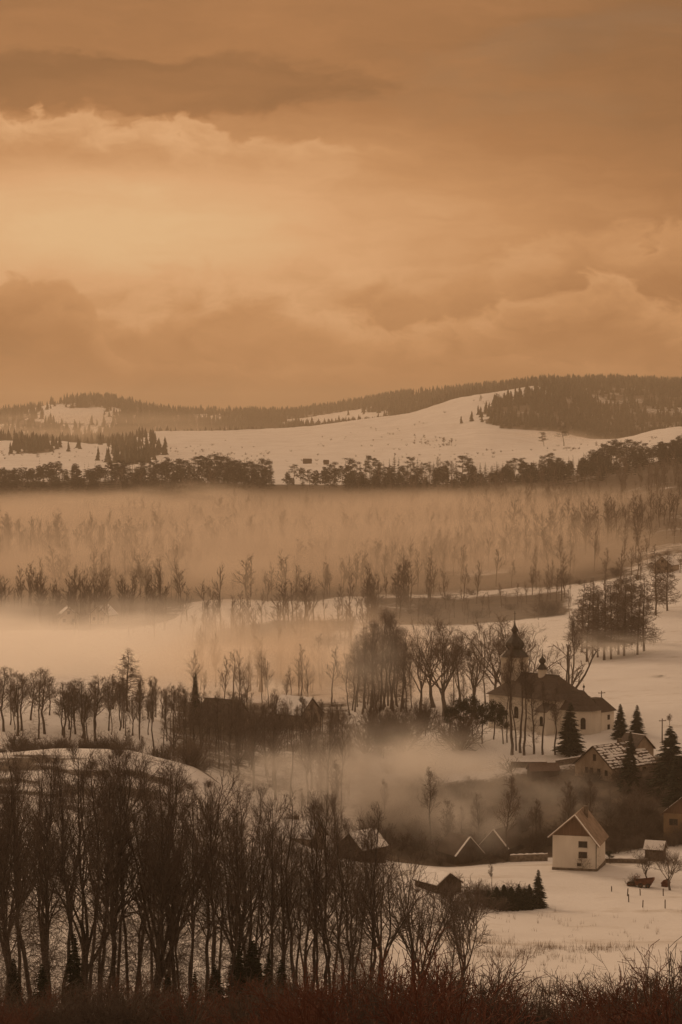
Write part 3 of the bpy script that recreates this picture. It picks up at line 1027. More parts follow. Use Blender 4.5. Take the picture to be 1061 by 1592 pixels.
# --- brush on the bank below the church
for i in range(92):
    px = U_(640, 1075)
    d = U_(446, 508) if i > 24 else U_(440, 456)
    if 850 < px < 945 and d < 452:
        continue
    z = spot(px, d)
    plant(f'brush{i % 3}', z, U_(2.2, 5.0), 'dark bare shrub on the brushy bank below the church', 'shrubs of the bank below the church', U_(1.0, 1.5))
for i in range(26):
    px = U_(650, 1070)
    plant_px(f'mid{i % 3}', px, U_(1195, 1260), U_(450, 490), 'slender bare tree on the brushy bank below the church', 'trees of the bank below the church', 1.0)
for i in range(14):
    px = U_(400, 650)
    d = U_(455, 520)
    plant(f'brush{i % 3}', spot(px, d), U_(2.5, 5.0), 'bare shrub veiled by the mist in the gully', 'shrubs in the misty gully', 1.2)
for i, (px, d) in enumerate(((790, 446), (672, 470), (700, 455), (745, 462), (520, 470), (470, 480), (500, 490), (600, 480))):
    plant_px(f'mid{i % 3}', px, U_(1175, 1245), d, 'thin bare tree standing in the misty gully', 'trees in the misty gully', 1.0)

# --- knoll trees on the left
for px, t, d, kk in ((-6, 1040, 528, 'tall0'), (4, 1034, 525, 'mid0'), (14, 1036, 530, 'tall1'), (24, 1040, 522, 'mid2'), (32, 1048, 526, 'mid1'), (46, 1040, 535, 'mid2'), (58, 1034, 520, 'tall4'), (68, 1038, 524, 'mid0'),
                     (98, 1058, 522, 'mid0'), (106, 1060, 520, 'tall2'), (116, 1062, 526, 'mid2'), (125, 1052, 524, 'mid1'), (136, 1054, 522, 'tall5'), (147, 1048, 524, 'mid0')):
    plant_px(kk, px, t, d - 34, 'bare tree on the snowy knoll at the left edge', 'bare trees on the snowy knoll', 1.5)
for i in range(12):
    plant_px(f'mid{i % 3}', U_(-12, 165), U_(1050, 1092), U_(482, 510), 'younger bare tree between the taller ones on the snowy knoll', 'younger trees on the snowy knoll', 1.4)
for i in range(14):
    plant(f'brush{i % 3}', spot(U_(-10, 190), U_(455, 475)), U_(1.5, 3.2), 'small bare shrub in the dip before the snowy knoll', 'shrubs before the snowy knoll', 1.2)
for i in range(34):
    plant(f'{["brush", "mid", "brush"][i % 3]}{i % 3}', spot(U_(-10, 330), U_(448, 482)), U_(2.5, 6.5), 'low bare growth between near stand and knoll', 'low growth before the knoll', 1.2)
for i in range(16):
    plant(f'brush{i % 3}', spot(U_(-10, 330), U_(385, 446)), U_(0.7, 2.4), 'small bare bush on the rounded snow slope behind the stand', 'bushes on the rounded snow slope', 1.4)
plant_px('larch1', 197, 1006, 552, 'large conical tree fading into mist behind the knoll', None, 1.7)
plant_px('spruce1', 303, 1046, 560, 'single dark spruce standing above the mid-valley wood', None, 1.0)
for i in range(116):
    px = 165 + i * 3.3 + U_(-6, 6)
    t = np.interp(px, [165, 200, 260, 330, 420, 480, 545], [1060, 1052, 1066, 1085, 1078, 1090, 1098]) + U_(-14, 30)
    d = U_(482, 570) if px > 230 else U_(500, 550)
    plant_px(f'{["mid", "tall", "mid", "slim", "old", "mid", "tall"][i % 7]}{i % 2}', px, t, d, 'bare tree in the wood across the middle of the valley', 'bare trees of the mid-valley wood', U_(0.75, 1.15))

# --- tall trees beside the church
for i, (px, t, d) in enumerate(((548, 1000, 600), (556, 985, 610), (563, 978, 590), (571, 990, 615), (579, 965, 605), (588, 955, 590), (596, 944, 600), (604, 950, 610), (612, 958, 595), (620, 968, 605), (628, 975, 600), (634, 988, 590), (552, 992, 596), (567, 972, 604), (575, 962, 594), (584, 958, 612), (592, 948, 596), (600, 942, 606), (608, 952, 600), (616, 962, 612), (624, 972, 592), (545, 1012, 588))):
    plant_px(f'tall{i % 6}', px, t, d, 'tall slender bare tree in the clump left of the church', 'slender trees of the clump left of the church', 1.35)
for px, t, d, kk, lab in ((655, 976, 585, 'old1', 'bare tree with high tufted crown between the slender clump and the church'),
                          (676, 960, 600, 'old3', 'bare tree half hidden behind the tufted one left of the church'),
                          (692, 956, 578, 'old2', 'broad bare tree with low outstretched limbs left of the church'),
                          (737, 966, 575, 'old0', 'bare tree with straight bole two trees left of the church tower'),
                          (706, 985, 610, 'tall4', 'slender bare tree behind the broad low-limbed one left of the church'),
                          (756, 975, 605, 'tall2', 'slender bare tree left of the large dome-crowned one'),
                          (768, 962, 600, 'old3', 'bare tree touching the large dome-crowned one on its left'),
                          (642, 985, 600, 'tall5', 'slender bare tree beside the high tufted crown left of the church'),
                          (718, 975, 600, 'old1', 'bare tree behind the straight-boled one left of the tower'),
                          (785, 951, 585, 'old2', 'large dome-crowned bare tree rising behind the church tower'),
                          (826, 966, 590, 'old3', 'spreading bare tree behind the church roof right of the tower'),
                          (856, 1030, 575, 'round0', 'low rounded bare tree showing behind the church turret')):
    plant_px(kk, px, t, d, lab, None, 1.0)
plant_px('snag', 884, 998, 560, 'lopped tree with a few thick limbs behind the church roof', None, 1.1)
plant_px('slim1', 892, 955, 600, 'very thin tall tree behind the lopped one')
plant_px('slim0', 722, 1035, 545, 'thin broken-topped tree before the broad bare tree', None, 0.7)
for px, t, d, kk in ((797, 1000, 521, 'slim1'), (804, 1010, 524, 'tall3'), (790, 1015, 530, 'tall1'), (811, 1016, 522, 'slim1'), (817, 1030, 520, 'slim1'), (832, 1044, 520, 'slim0'), (846, 1056, 519, 'slim1'), (866, 1062, 518, 'mid1')):
    plant_px(kk, px, t, d, 'slim bare tree in the row before the church wall', 'row of slim trees before the church', 1.0)
plant_px('spruce2', 887, 1092, 517, 'full dark spruce standing against the church choir', None, 1.5)
plant_px('spruce0', 967, 1094, 528, 'ragged spruce left of the pair beyond the cottage', None, 1.6)
plant_px('spruce1', 992, 1096, 530, 'pointed spruce right of the pair beyond the cottage', None, 2.0)
plant_px('spruce0', 981, 1138, 487, 'narrow dark spruce standing before the cottage roof', None, 1.2)
plant_px('spruce2', 1046, 1128, 480, 'big dark spruce at the edge beside the cottage', None, 1.7)
plant_px('spruce1', 1058, 1175, 470, 'shaggy dark conifer below the big one beside the cottage', None, 2.2)
for px, t, d in ((698, 1096, 536), (716, 1084, 534), (738, 1078, 532), (752, 1090, 530), (768, 1086, 533), (784, 1098, 529)):
    plant_px(f'lowpine{int(px) % 2}', px, t, d, 'low dense dark pine in the row left of the church', 'low dark pines left of the church', U_(0.8, 1.1))
for i in range(24):
    px = U_(560, 720)
    plant_px(f'{["brush", "mid"][i % 2]}{i % 3}', px, U_(1070, 1125), U_(526, 555), ['bare shrub under the tall trees left of the church', 'young bare tree under the tall trees left of the church'][i % 2], ['shrubs under the trees left of the church', 'young trees left of the church'][i % 2], 1.1)
plant_px('round1', 1043, 1108, 540, 'small pale bare tree beyond the utility pole')

# --- larch group and trees on the slope to the right
for i, px in enumerate((906, 914, 923, 931, 941, 952, 963, 972, 984, 993, 1003)):
    plant_px(f'larch{i % 3}', px, 900 + U_(-12, 14), 725 + U_(-20, 25), 'straight bare larch in the group on the slope', 'larches of the slope group', 1.2)
plant_px('larch0', 1021, 846, 830, 'tall straight tree with bare lower trunk on the upper slope', None, 1.1)
plant_px('larch1', 1039, 852, 840, 'second tall straight tree on the upper slope, nearer the edge', None, 1.2)
for i in range(30):
    px = U_(560, 1070)
    plant(f'brush{i % 3}', spot(px, U_(860, 1050)), U_(2.5, 5), 'hazy hedge shrub between the fields beyond the church', 'hedge shrubs beyond the church', 2.0)
for px, d in ((853, 880), (845, 885), (861, 882)):
    plant('brush1', spot(px, d), 5.5, 'rounded thicket shrub on the snow beyond the church', 'thicket shrubs beyond the church', 1.6)

# --- pines and spruces along the ridge
ridge = []
px = -8.0
while px < 170:
    ridge.append((px, 736 + U_(-6, 6), 'farspruce' if R_() < 0.75 else 'pine'))
    px += U_(2.5, 5)
while px < 424:
    ridge.append((px, np.interp(px, [170, 200, 250, 300, 330, 420], [726, 722, 720, 716, 713, 722]) + U_(-5, 10), 'pine' if R_() < 0.6 else 'farspruce'))
    px += U_(2.0, 4.0)
for p_, t_, k_ in ((458, 726, 'pine'), (482, 734, 'pine'), (512, 722, 'pine'), (505, 730, 'pine'), (532, 728, 'pine'), (545, 716, 'pine'), (551, 722, 'pine'), (575, 712, 'pine'), (583, 716, 'pine'), (589, 722, 'pine'), (613, 709, 'farspruce'),
                   (641, 714, 'pine'), (600, 730, 'pine'), (655, 722, 'mid'), (668, 720, 'mid'), (681, 716, 'mid'), (690, 722, 'mid'), (628, 726, 'mid'), (703, 720, 'mid'), (721, 712, 'pine'), (729, 716, 'pine'), (748, 724, 'farspruce'), (740, 730, 'mid'), (520, 724, 'farspruce'), (538, 720, 'farspruce'), (560, 724, 'farspruce'), (568, 718, 'farspruce'), (596, 722, 'farspruce'), (606, 718, 'farspruce'), (620, 716, 'farspruce'), (634, 722, 'farspruce'), (648, 718, 'farspruce'), (662, 724, 'pine'), (674, 722, 'farspruce'), (696, 720, 'pine'), (710, 722, 'farspruce'), (735, 720, 'farspruce'), (755, 724, 'farspruce'), (772, 722, 'farspruce'), (782, 726, 'farspruce'), (830, 720, 'farspruce'), (838, 716, 'farspruce'),
                   (765, 728, 'mid'), (790, 720, 'pine'), (800, 716, 'pine'), (812, 716, 'pine'), (822, 724, 'farspruce'), (845, 712, 'pine'), (856, 708, 'pine'), (866, 716, 'pine'), (876, 718, 'farspruce'), (884, 714, 'farspruce'), (892, 712, 'farspruce'), (900, 716, 'farspruce'), (908, 708, 'farspruce')):
    ridge.append((p_, t_, k_))
px = 918
while px < 1070:
    ridge.append((px, np.interp(px, [918, 960, 1005, 1020, 1040, 1070], [704, 690, 692, 706, 690, 680]) + U_(-4, 8), 'pine' if R_() < 0.7 else 'farspruce'))
    px += U_(2.0, 4)
for i, (px, t, k) in enumerate(ridge):
    nm = {'pine': f'pine{i % 4}', 'farspruce': f'farspruce{i % 2}', 'mid': f'mid{i % 3}'}[k]
    lab = {'pine': 'dark pine in the row along the ridge above the mist', 'farspruce': 'dark spruce in the row along the ridge above the mist', 'mid': 'thin bare tree in the row along the ridge above the mist'}[k]
    plant_px(nm, px, t - 5, 1860 + U_(-40, 25), lab, {'pine': 'pines along the ridge', 'farspruce': 'spruces along the ridge', 'mid': 'bare trees along the ridge'}[k], U_(1.0, 1.5) if k == 'pine' else U_(0.9, 1.3))
for px, t, d, k in ((408, 772, 1720, 'pine0'), (460, 778, 1715, 'pine1'), (398, 782, 1710, 'farspruce0'), (352, 785, 1700, 'farspruce1'), (440, 790, 1700, 'mid0'), (425, 792, 1700, 'mid1')):
    plant_px(k, px, t, d, 'hazy tree by the small snow clearing under the ridge', 'trees by the clearing under the ridge', 1.2)
for px, t, d, k in ((695, 862, 1180, 'pine1'), (617, 888, 1100, 'farspruce0'), (660, 880, 1150, 'pine0'), (718, 858, 1200, 'farspruce1')):
    plant_px(k, px, t, d, 'evergreen tree dimly seen in the mist above the church', 'evergreens in the mist above the church', 1.2)

# --- single trees on the far snow hill
for px, d, h, k in ((510, 4050, 18, 'farspruce0'), (772, 3150, 11, 'pine1'), (784, 3160, 9, 'pine0'), (748, 3180, 8, 'pine2'), (815, 3170, 15, 'farspruce1'), (838, 3180, 16, 'farspruce0'), (826, 3185, 12, 'farspruce1'), (660, 2760, 7, 'pine3'), (645, 2800, 6, 'pine1'), (690, 2640, 8, 'pine2'), (702, 2600, 8, 'pine0')):
    plant(k, spot(px, d), h, 'small lone evergreen on the far snow hill', 'lone evergreens on the far snow hill', 1.3)
plant('pine3', spot(877, 2560), 22, 'big round-crowned tree at the foot of the wooded hill', None, 1.7)
plant('pine2', spot(846, 2600), 16, 'smaller round tree beside the big one under the wooded hill', None, 1.5)


# ------------------------------------------------------------------ woods that read as one mass
def scatter_mesh(name, key, pts, heights, wide, label):
    """many copies of a light shape joined into one mass"""
    V0, F0, h0 = key
    n = len(pts)
    a = rng.random(n) * 6.283
    s = (heights / h0)
    c, sn = np.cos(a), np.sin(a)
    X = V0[None, :, 0] * c[:, None] - V0[None, :, 1] * sn[:, None]
    Y = V0[None, :, 0] * sn[:, None] + V0[None, :, 1] * c[:, None]
    V = np.stack([X * (s * wide)[:, None] + pts[:, 0:1], Y * (s * wide)[:, None] + pts[:, 1:2], V0[None, :, 2] * s[:, None] + pts[:, 2:3]], -1)
    Fa = F0[None] + (np.arange(n) * len(V0))[:, None, None]
    return V.reshape(-1, 3), Fa.reshape(-1, F0.shape[1])


def cone_tree():
    """ragged six-tier fir for the far hills"""
    g = np.random.default_rng(5)
    V, Fc = [], []
    for j in range(4):
        z0, z1 = 0.05 + j * 0.2, 0.42 + j * 0.195
        r = 0.24 * (1 - j * 0.21)
        b = len(V)
        V.append((0, 0, min(z1, 1.0)))
        for i in range(6):
            a = i * math.pi / 3 + j * 0.5
            rr = r * (1.0 if i % 2 else 0.6)
            V.append((rr * math.cos(a), rr * math.sin(a), z0))
        Fc += [(b, b + 1 + i, b + 1 + (i + 1) % 6) for i in range(6)]
    return np.array(V), np.array(Fc), 1.0


def far_woods(c0, c1, d0, d1, n, hgt, label):
    c = rng.uniform(c0, c1, n)
    d = np.exp(rng.uniform(math.log(d0), math.log(d1), n))
    x = (c - CX) / F_PX * d
    xs = x + rng.normal(size=n) * 14
    keep = (forest_mask(xs, d) > 0.5) & (fbm(x / 55.0 + 70, d / 55.0, 3) + 0.3 * (rng.random(n) - 0.5) > 0.36)
    x, d = x[keep], d[keep]
    P = np.stack([x, d, ground_z(x, d) - 0.5], 1)
    h = hgt * rng.uniform(0.6, 1.15, len(P))
    V, Fc = scatter_mesh('woods', cone_tree(), P, h, rng.uniform(0.9, 1.5, len(P)), label)
    me = np_mesh('far_woods', V, Fc, MAT['needle'], k=3)
    o = bpy.data.objects.new('far_woods', me)
    COL.objects.link(o)
    return tag(o, label, 'woods', kind='stuff')


far_woods(615, 1400, 2850, 4700, 9000, 17, 'dark spruce woods covering the hill on the right skyline')
far_woods(380, 640, 3600, 5400, 3500, 18, 'spruce woods on the ridge behind the snow hill')
far_woods(-350, 400, 3550, 5600, 6500, 19, 'spruce woods on the left skyline hill')
far_woods(-50, 260, 2350, 3500, 2600, 16, 'woods in the hollow between the left fields and the snow hill')


def ridge_woods():
    n = 900
    c = rng.uniform(-60, 1120, n)
    d = rng.uniform(1700, 1875, n)
    keep = ~((c > 335) & (c < 540) & (d < 1815)) & ~((c > 420) & (c < 446))
    c, d = c[keep], d[keep]
    x = (c - CX) / F_PX * d
    P = np.stack([x, d, ground_z(x, d) - 0.5], 1)
    s_, t_ = grow_spruce(350, 14.0, 0.17, 11, 5, fill=0.34)
    p_, q_ = grow_pine(351, 14.0, 0.3, 0.2, 14, 9, size=1.5)
    Vs = [scatter_mesh('a', (t_[0], t_[1], 14.0), P[::2], rng.uniform(9, 19, len(P[::2])), rng.uniform(0.9, 1.5, len(P[::2])), ''),
          scatter_mesh('b', (q_[0], q_[1], 14.0), P[1::2], rng.uniform(9, 17, len(P[1::2])), rng.uniform(1.1, 1.7, len(P[1::2])), '')]
    V, Q = merge(Vs)
    o = bpy.data.objects.new('ridge_woods', np_mesh('ridge_woods', V, Q, MAT['needle_pine'], k=3))
    COL.objects.link(o)
    print('ridge woods', len(Q))
    tag(o, 'dark evergreen woods on the slope just under the pine ridge', 'woods', kind='stuff')


ridge_woods()


def misty_woods():
    keys = [PROTO[k] for k in ('mid0', 'mid1', 'round0')]
    light = []
    for i in range(4):
        b, s = grow_tall(400 + i, 14.0, 0.25, 0.22, 0.55, 0.16, 0.04, False, 3)
        parts = [polytubes(P[:, ::2], R[:, ::2] * 1.2, 3) for P, R in b] + [polytubes(P[:, [0, -1]], R[:, [0, -1]] * 1.5, 3) for P, R in s[:1]]
        v, q = merge(parts)
        light.append((v, q, 14.0))
    Vs = []
    n = 3300
    c = rng.uniform(-60, 1120, n)
    d = np.exp(rng.uniform(math.log(825), math.log(1800), n))
    x = (c - CX) / F_PX * d
    cov = cover_at(x + rng.normal(size=n) * 16, d + rng.normal(size=n) * 25)
    open_ = (c > 350) & (c < 540) & (d > 1650) & (d < 1800)
    keep = (cov + 0.25 * (rng.random(n) - 0.5) > 0.48) & ~open_ & ~((c > 640) & (d < 1150))
    keep &= fbm(x / 48.0 + 21, d / 70.0, 3) + 0.22 * (rng.random(n) - 0.5) > 0.44
    x, d = x[keep], d[keep]
    P = np.stack([x, d, ground_z(x, d) - 0.3], 1)
    for i in range(4):
        sel = P[i::4]
        Vs.append(scatter_mesh('w', light[i], sel, 4 + 16 * rng.random(len(sel)) ** 0.7, rng.uniform(0.9, 1.8, len(sel)), ''))
    full = []
    for i in range(3):
        b, s = grow_tall(420 + i, 14.0, [0.3, 0.22, 0.4][i], [0.2, 0.25, 0.17][i], 0.7, 0.16, 0.02, False, 3)
        v, q = merge([polytubes(P_, R, 3) for P_, R in b] + [polytubes(P_[:, [0, -1]], R[:, [0, -1]] * 1.2, 3) for P_, R in s[:1]] + [polytubes(P_[::3, [0, -1]], R[::3, [0, -1]] * 1.2, 3) for P_, R in s[1:2]])
        full.append((v, q, 14.0))
    for c0, c1, d0, d1, m, hl, hh in ((300, 590, 600, 880, 95, 7, 17), (600, 1080, 930, 1260, 120, 8, 20), (560, 900, 860, 960, 40, 5, 12)):
        c = rng.uniform(c0, c1, m)
        d = rng.uniform(d0, d1, m)
        x = (c - CX) / F_PX * d
        p = np.stack([x, d, ground_z(x, d) - 0.3], 1)
        for i in range(3):
            sel = p[i::3]
            Vs.append(scatter_mesh('w', full[i], sel, rng.uniform(hl, hh, len(sel)), rng.uniform(0.9, 1.6, len(sel)), ''))
    V, Q = merge(Vs)
    me = np_mesh('misty_woods', V, Q, MAT['twig'], k=4)
    o = bpy.data.objects.new('misty_woods', me)
    COL.objects.link(o)
    print('misty woods', len(P), len(Q))
    tag(o, 'bare woods on the valley slope dissolving into the mist', 'woods', kind='stuff')


misty_woods()


def hill_scrub():
    """low scrub dotted over the far snow fields"""
    b, s = grow_bush(455, 3.0, 8, (5, 60), 0.5, 0.05, 0.08)
    v, q = merge([polytubes(P[:, ::3], R[:, ::3], 3) for P, R in b] + [polytubes(P[::2, [0, -1]], R[::2, [0, -1]], 3) for P, R in s[:1]])
    pts = []
    for c0, d0, sc, sd, n in ((660, 2720, 14, 50, 30), (690, 2620, 14, 40, 22), (340, 2600, 35, 130, 60), (300, 2750, 30, 100, 34), (385, 2500, 22, 60, 26), (560, 2450, 60, 120, 22), (740, 2350, 50, 60, 26), (900, 2450, 40, 60, 26), (990, 2350, 40, 50, 22),
                              (765, 3150, 18, 40, 18), (100, 2700, 50, 150, 40), (30, 2800, 20, 120, 30), (110, 4500, 30, 160, 30), (150, 4300, 20, 120, 26), (520, 4150, 40, 120, 30), (610, 2950, 40, 100, 18), (480, 2800, 60, 160, 20)):
        c = rng.normal(c0, sc, n)
        d = rng.normal(d0, sd, n)
        x = (c - CX) / F_PX * d
        pts.append(np.stack([x, d, ground_z(x, d) - 0.2], 1))
    P = np.concatenate(pts)
    V, Q = scatter_mesh('s', (v, q, 3.0), P, rng.uniform(0.8, 2.8, len(P)), rng.uniform(0.9, 1.5, len(P)), '')
    o = bpy.data.objects.new('hill_scrub', np_mesh('hill_scrub', V, Q, MAT['twig_dark'], k=4))
    COL.objects.link(o)
    tag(o, 'low bare scrub dotted over the far snow fields', 'scrub', kind='stuff')


hill_scrub()


def bank_scrub():
    """the tangle between the single shrubs of the bank below the church"""
    b, s = grow_bush(466, 3.0, 10, (5, 65), 0.7, 0.02, 0.035)
    v, q = merge([polytubes(P[:, ::2], R[:, ::2], 3) for P, R in b] + [polytubes(P[:, [0, -1]], R[:, [0, -1]], 3) for P, R in s[:1]] + [polytubes(P[::3, [0, -1]], R[::3, [0, -1]], 3) for P, R in s[1:2]])
    n = 130
    c = rng.uniform(560, 1085, n)
    d = rng.uniform(446, 512, n)
    keep = ~((c > 850) & (c < 945) & (d < 452)) & ~((c > 890) & (d > 484))
    x, d = ((c - CX) / F_PX * d)[keep], d[keep]
    P = np.stack([x, d, ground_z(x, d) - 0.2], 1)
    V, Q = scatter_mesh('s', (v, q, 3.0), P, rng.uniform(1.6, 4.0, len(P)), rng.uniform(1.0, 1.7, len(P)), '')
    o = bpy.data.objects.new('bank_scrub', np_mesh('bank_scrub', V, Q, MAT['twig_dark'], k=4))
    COL.objects.link(o)
    tag(o, 'tangle of bare scrub filling the bank below the church', 'scrub', kind='stuff')


bank_scrub()

# ------------------------------------------------------------------ buildings
MAT['plaster'] = grain('white_plaster', (0.62, 0.58, 0.52), (0.74, 0.70, 0.63), 0.35, 0.9, 0.15, 0.02, stretch=(1, 1, 0.4))
MAT['plaster_old'] = grain('weathered_plaster', (0.26, 0.21, 0.165), (0.42, 0.35, 0.28), 0.5, 0.9, 0.2, 0.02, stretch=(1, 1, 0.4))
MAT['roof'] = grain('brown_roof_tiles', (0.060, 0.046, 0.037), (0.105, 0.080, 0.063), 0.8, 0.85, 0.4, 0.04, stretch=(0.6, 4, 4))
MAT['roof_red'] = grain('red_brown_roof', (0.085, 0.052, 0.038), (0.135, 0.084, 0.060), 0.9, 0.85, 0.4, 0.04, stretch=(0.6, 4, 4))
MAT['roof_tan'] = grain('pale_tan_roof', (0.20, 0.145, 0.105), (0.33, 0.25, 0.19), 0.5, 0.85, 0.3, 0.03, stretch=(0.5, 2, 2))
MAT['dome'] = grain('dark_metal_dome', (0.030, 0.026, 0.022), (0.055, 0.046, 0.038), 1.2, 0.55, 0.1, 0.02)
MAT['wood'] = grain('dark_timber', (0.040, 0.028, 0.020), (0.085, 0.058, 0.040), 1.5, 0.9, 0.4, 0.03, stretch=(5, 5, 0.5))
MAT['gable'] = grain('brown_gable_boards', (0.110, 0.070, 0.048), (0.17, 0.11, 0.075), 1.5, 0.9, 0.4, 0.03, stretch=(6, 6, 0.4))
MAT['ochre'] = grain('ochre_plaster', (0.20, 0.145, 0.09), (0.28, 0.20, 0.125), 0.5, 0.9, 0.2, 0.02)
MAT['snow'] = grain('roof_snow', (0.76, 0.74, 0.72), (0.86, 0.845, 0.83), 0.6, 0.7, 0.3, 0.06)
MAT['pane'] = grain('dark_window_pane', (0.020, 0.018, 0.016), (0.038, 0.034, 0.030), 0.8, 0.25, 0.0)
MAT['frame'] = grain('brown_window_frame', (0.055, 0.038, 0.028), (0.09, 0.064, 0.046), 2.0, 0.7, 0.1)
MAT['stone'] = grain('rubble_stone', (0.10, 0.08, 0.062), (0.22, 0.18, 0.14), 1.8, 0.95, 0.6, 0.06)
MAT['rust'] = grain('rusty_red_metal', (0.085, 0.032, 0.020), (0.17, 0.070, 0.042), 2.2, 0.8, 0.3, 0.02)
MAT['tyre'] = grain('black_rubber', (0.018, 0.017, 0.016), (0.03, 0.028, 0.026), 3.0, 0.8, 0.1)


def box(x0, x1, y0, y1, z0, z1):
    v, f = box_mesh(x0, x1, y0, y1, z0, z1)
    return v, f


def join(parts):
    V, Fc = [], []
    for v, f in parts:
        k = len(V)
        V += [tuple(p) for p in v]
        Fc += [tuple(i + k for i in q) for q in f]
    return V, Fc


def solid(name, parts, mat, parent, smooth=False):
    v, f = join(parts)
    return mesh_obj(name, v, f, MAT[mat], parent, smooth)


def slab(corners, thick):
    """closed plate below a planar polygon (corners counter-clockwise from outside)"""
    c = np.array(corners, float)
    n = unit(np.cross(c[1] - c[0], c[2] - c[0]))
    low = c - n * thick
    k = len(c)
    v = list(map(tuple, c)) + list(map(tuple, low))
    f = [tuple(range(k)), tuple(range(2 * k - 1, k - 1, -1))]
    f += [(i, k + i, k + (i + 1) % k, (i + 1) % k) for i in range(k)]
    return v, f


def extrude_poly(poly, z0, z1):
    """vertical prism over a plan polygon (counter-clockwise)"""
    k = len(poly)
    v = [(x, y, z0) for x, y in poly] + [(x, y, z1) for x, y in poly]
    f = [tuple(range(k - 1, -1, -1)), tuple(range(k, 2 * k))]
    f += [(i, (i + 1) % k, k + (i + 1) % k, k + i) for i in range(k)]
    return v, f


def lathe(profile, sides, cx=0.0, cy=0.0, rot=0.0):
    v, f = [], []
    for r, z in profile:
        for i in range(sides):
            a = 2 * math.pi * i / sides + rot
            v.append((cx + r * math.cos(a), cy + r * math.sin(a), z))
    for j in range(len(profile) - 1):
        for i in range(sides):
            a, b = j * sides + i, j * sides + (i + 1) % sides
            f.append((a, b, b + sides, a + sides))
    f.append(tuple(range(sides - 1, -1, -1)))
    f.append(tuple(range((len(profile) - 1) * sides, len(profile) * sides)))
    return v, f


def window(parent, o, right, w, h, arch=False, bars=True, name='window', deep=0.05):
    """framed window on a wall: o = centre of sill line, right = unit vector along the wall seen from outside"""
    o, r = np.array(o, float), np.array(right, float)
    u = np.array([0, 0, 1.0])
    n = np.cross(r, u)
    def outline(ww, hh, s=0.0):
        if not arch:
            return [(-ww / 2, -s), (ww / 2, -s), (ww / 2, hh), (-ww / 2, hh)]
        p = [(-ww / 2, -s), (ww / 2, -s)]
        for k in range(9):
            a = math.pi * k / 8
            p.append((ww / 2 * math.cos(a), hh - ww / 2 + ww / 2 * math.sin(a)))
        return p
    def plate(poly, off, thick):
        c = [o + r * x + u * z + n * off for x, z in poly]
        return slab(c, thick)
    t = 0.10
    outer, inner = outline(w, h), outline(w - 2 * t, h - t)
    inner = [(x, z + (t if z <= 0 else 0)) for x, z in inner]
    k = len(outer)
    vs, fs = [], []
    for off in (0.0, deep + 0.03):
        for pl in (outer, inner):
            vs += [tuple(o + r * x + u * z + n * off) for x, z in pl]
    for i in range(k):
        j = (i + 1) % k
        fs.append((2 * k + i, 2 * k + j, 3 * k + j, 3 * k + i))
        fs.append((i, j, 2 * k + j, 2 * k + i))
        fs.append((k + j, k + i, 3 * k + i, 3 * k + j))
    fr = mesh_obj(name, vs, fs, MAT['frame'], parent)
    v, f = plate(inner, deep - 0.02, 0.04)
    mesh_obj('pane', v, f, MAT['pane'], fr)
    if bars:
        b = slab([o + r * x + u * z + n * (deep + 0.02) for x, z in ((-0.03, t), (0.03, t), (0.03, h - t), (-0.03, h - t))], 0.035)
        mesh_obj('glazing_bar', *b, MAT['frame'], fr)
    return fr


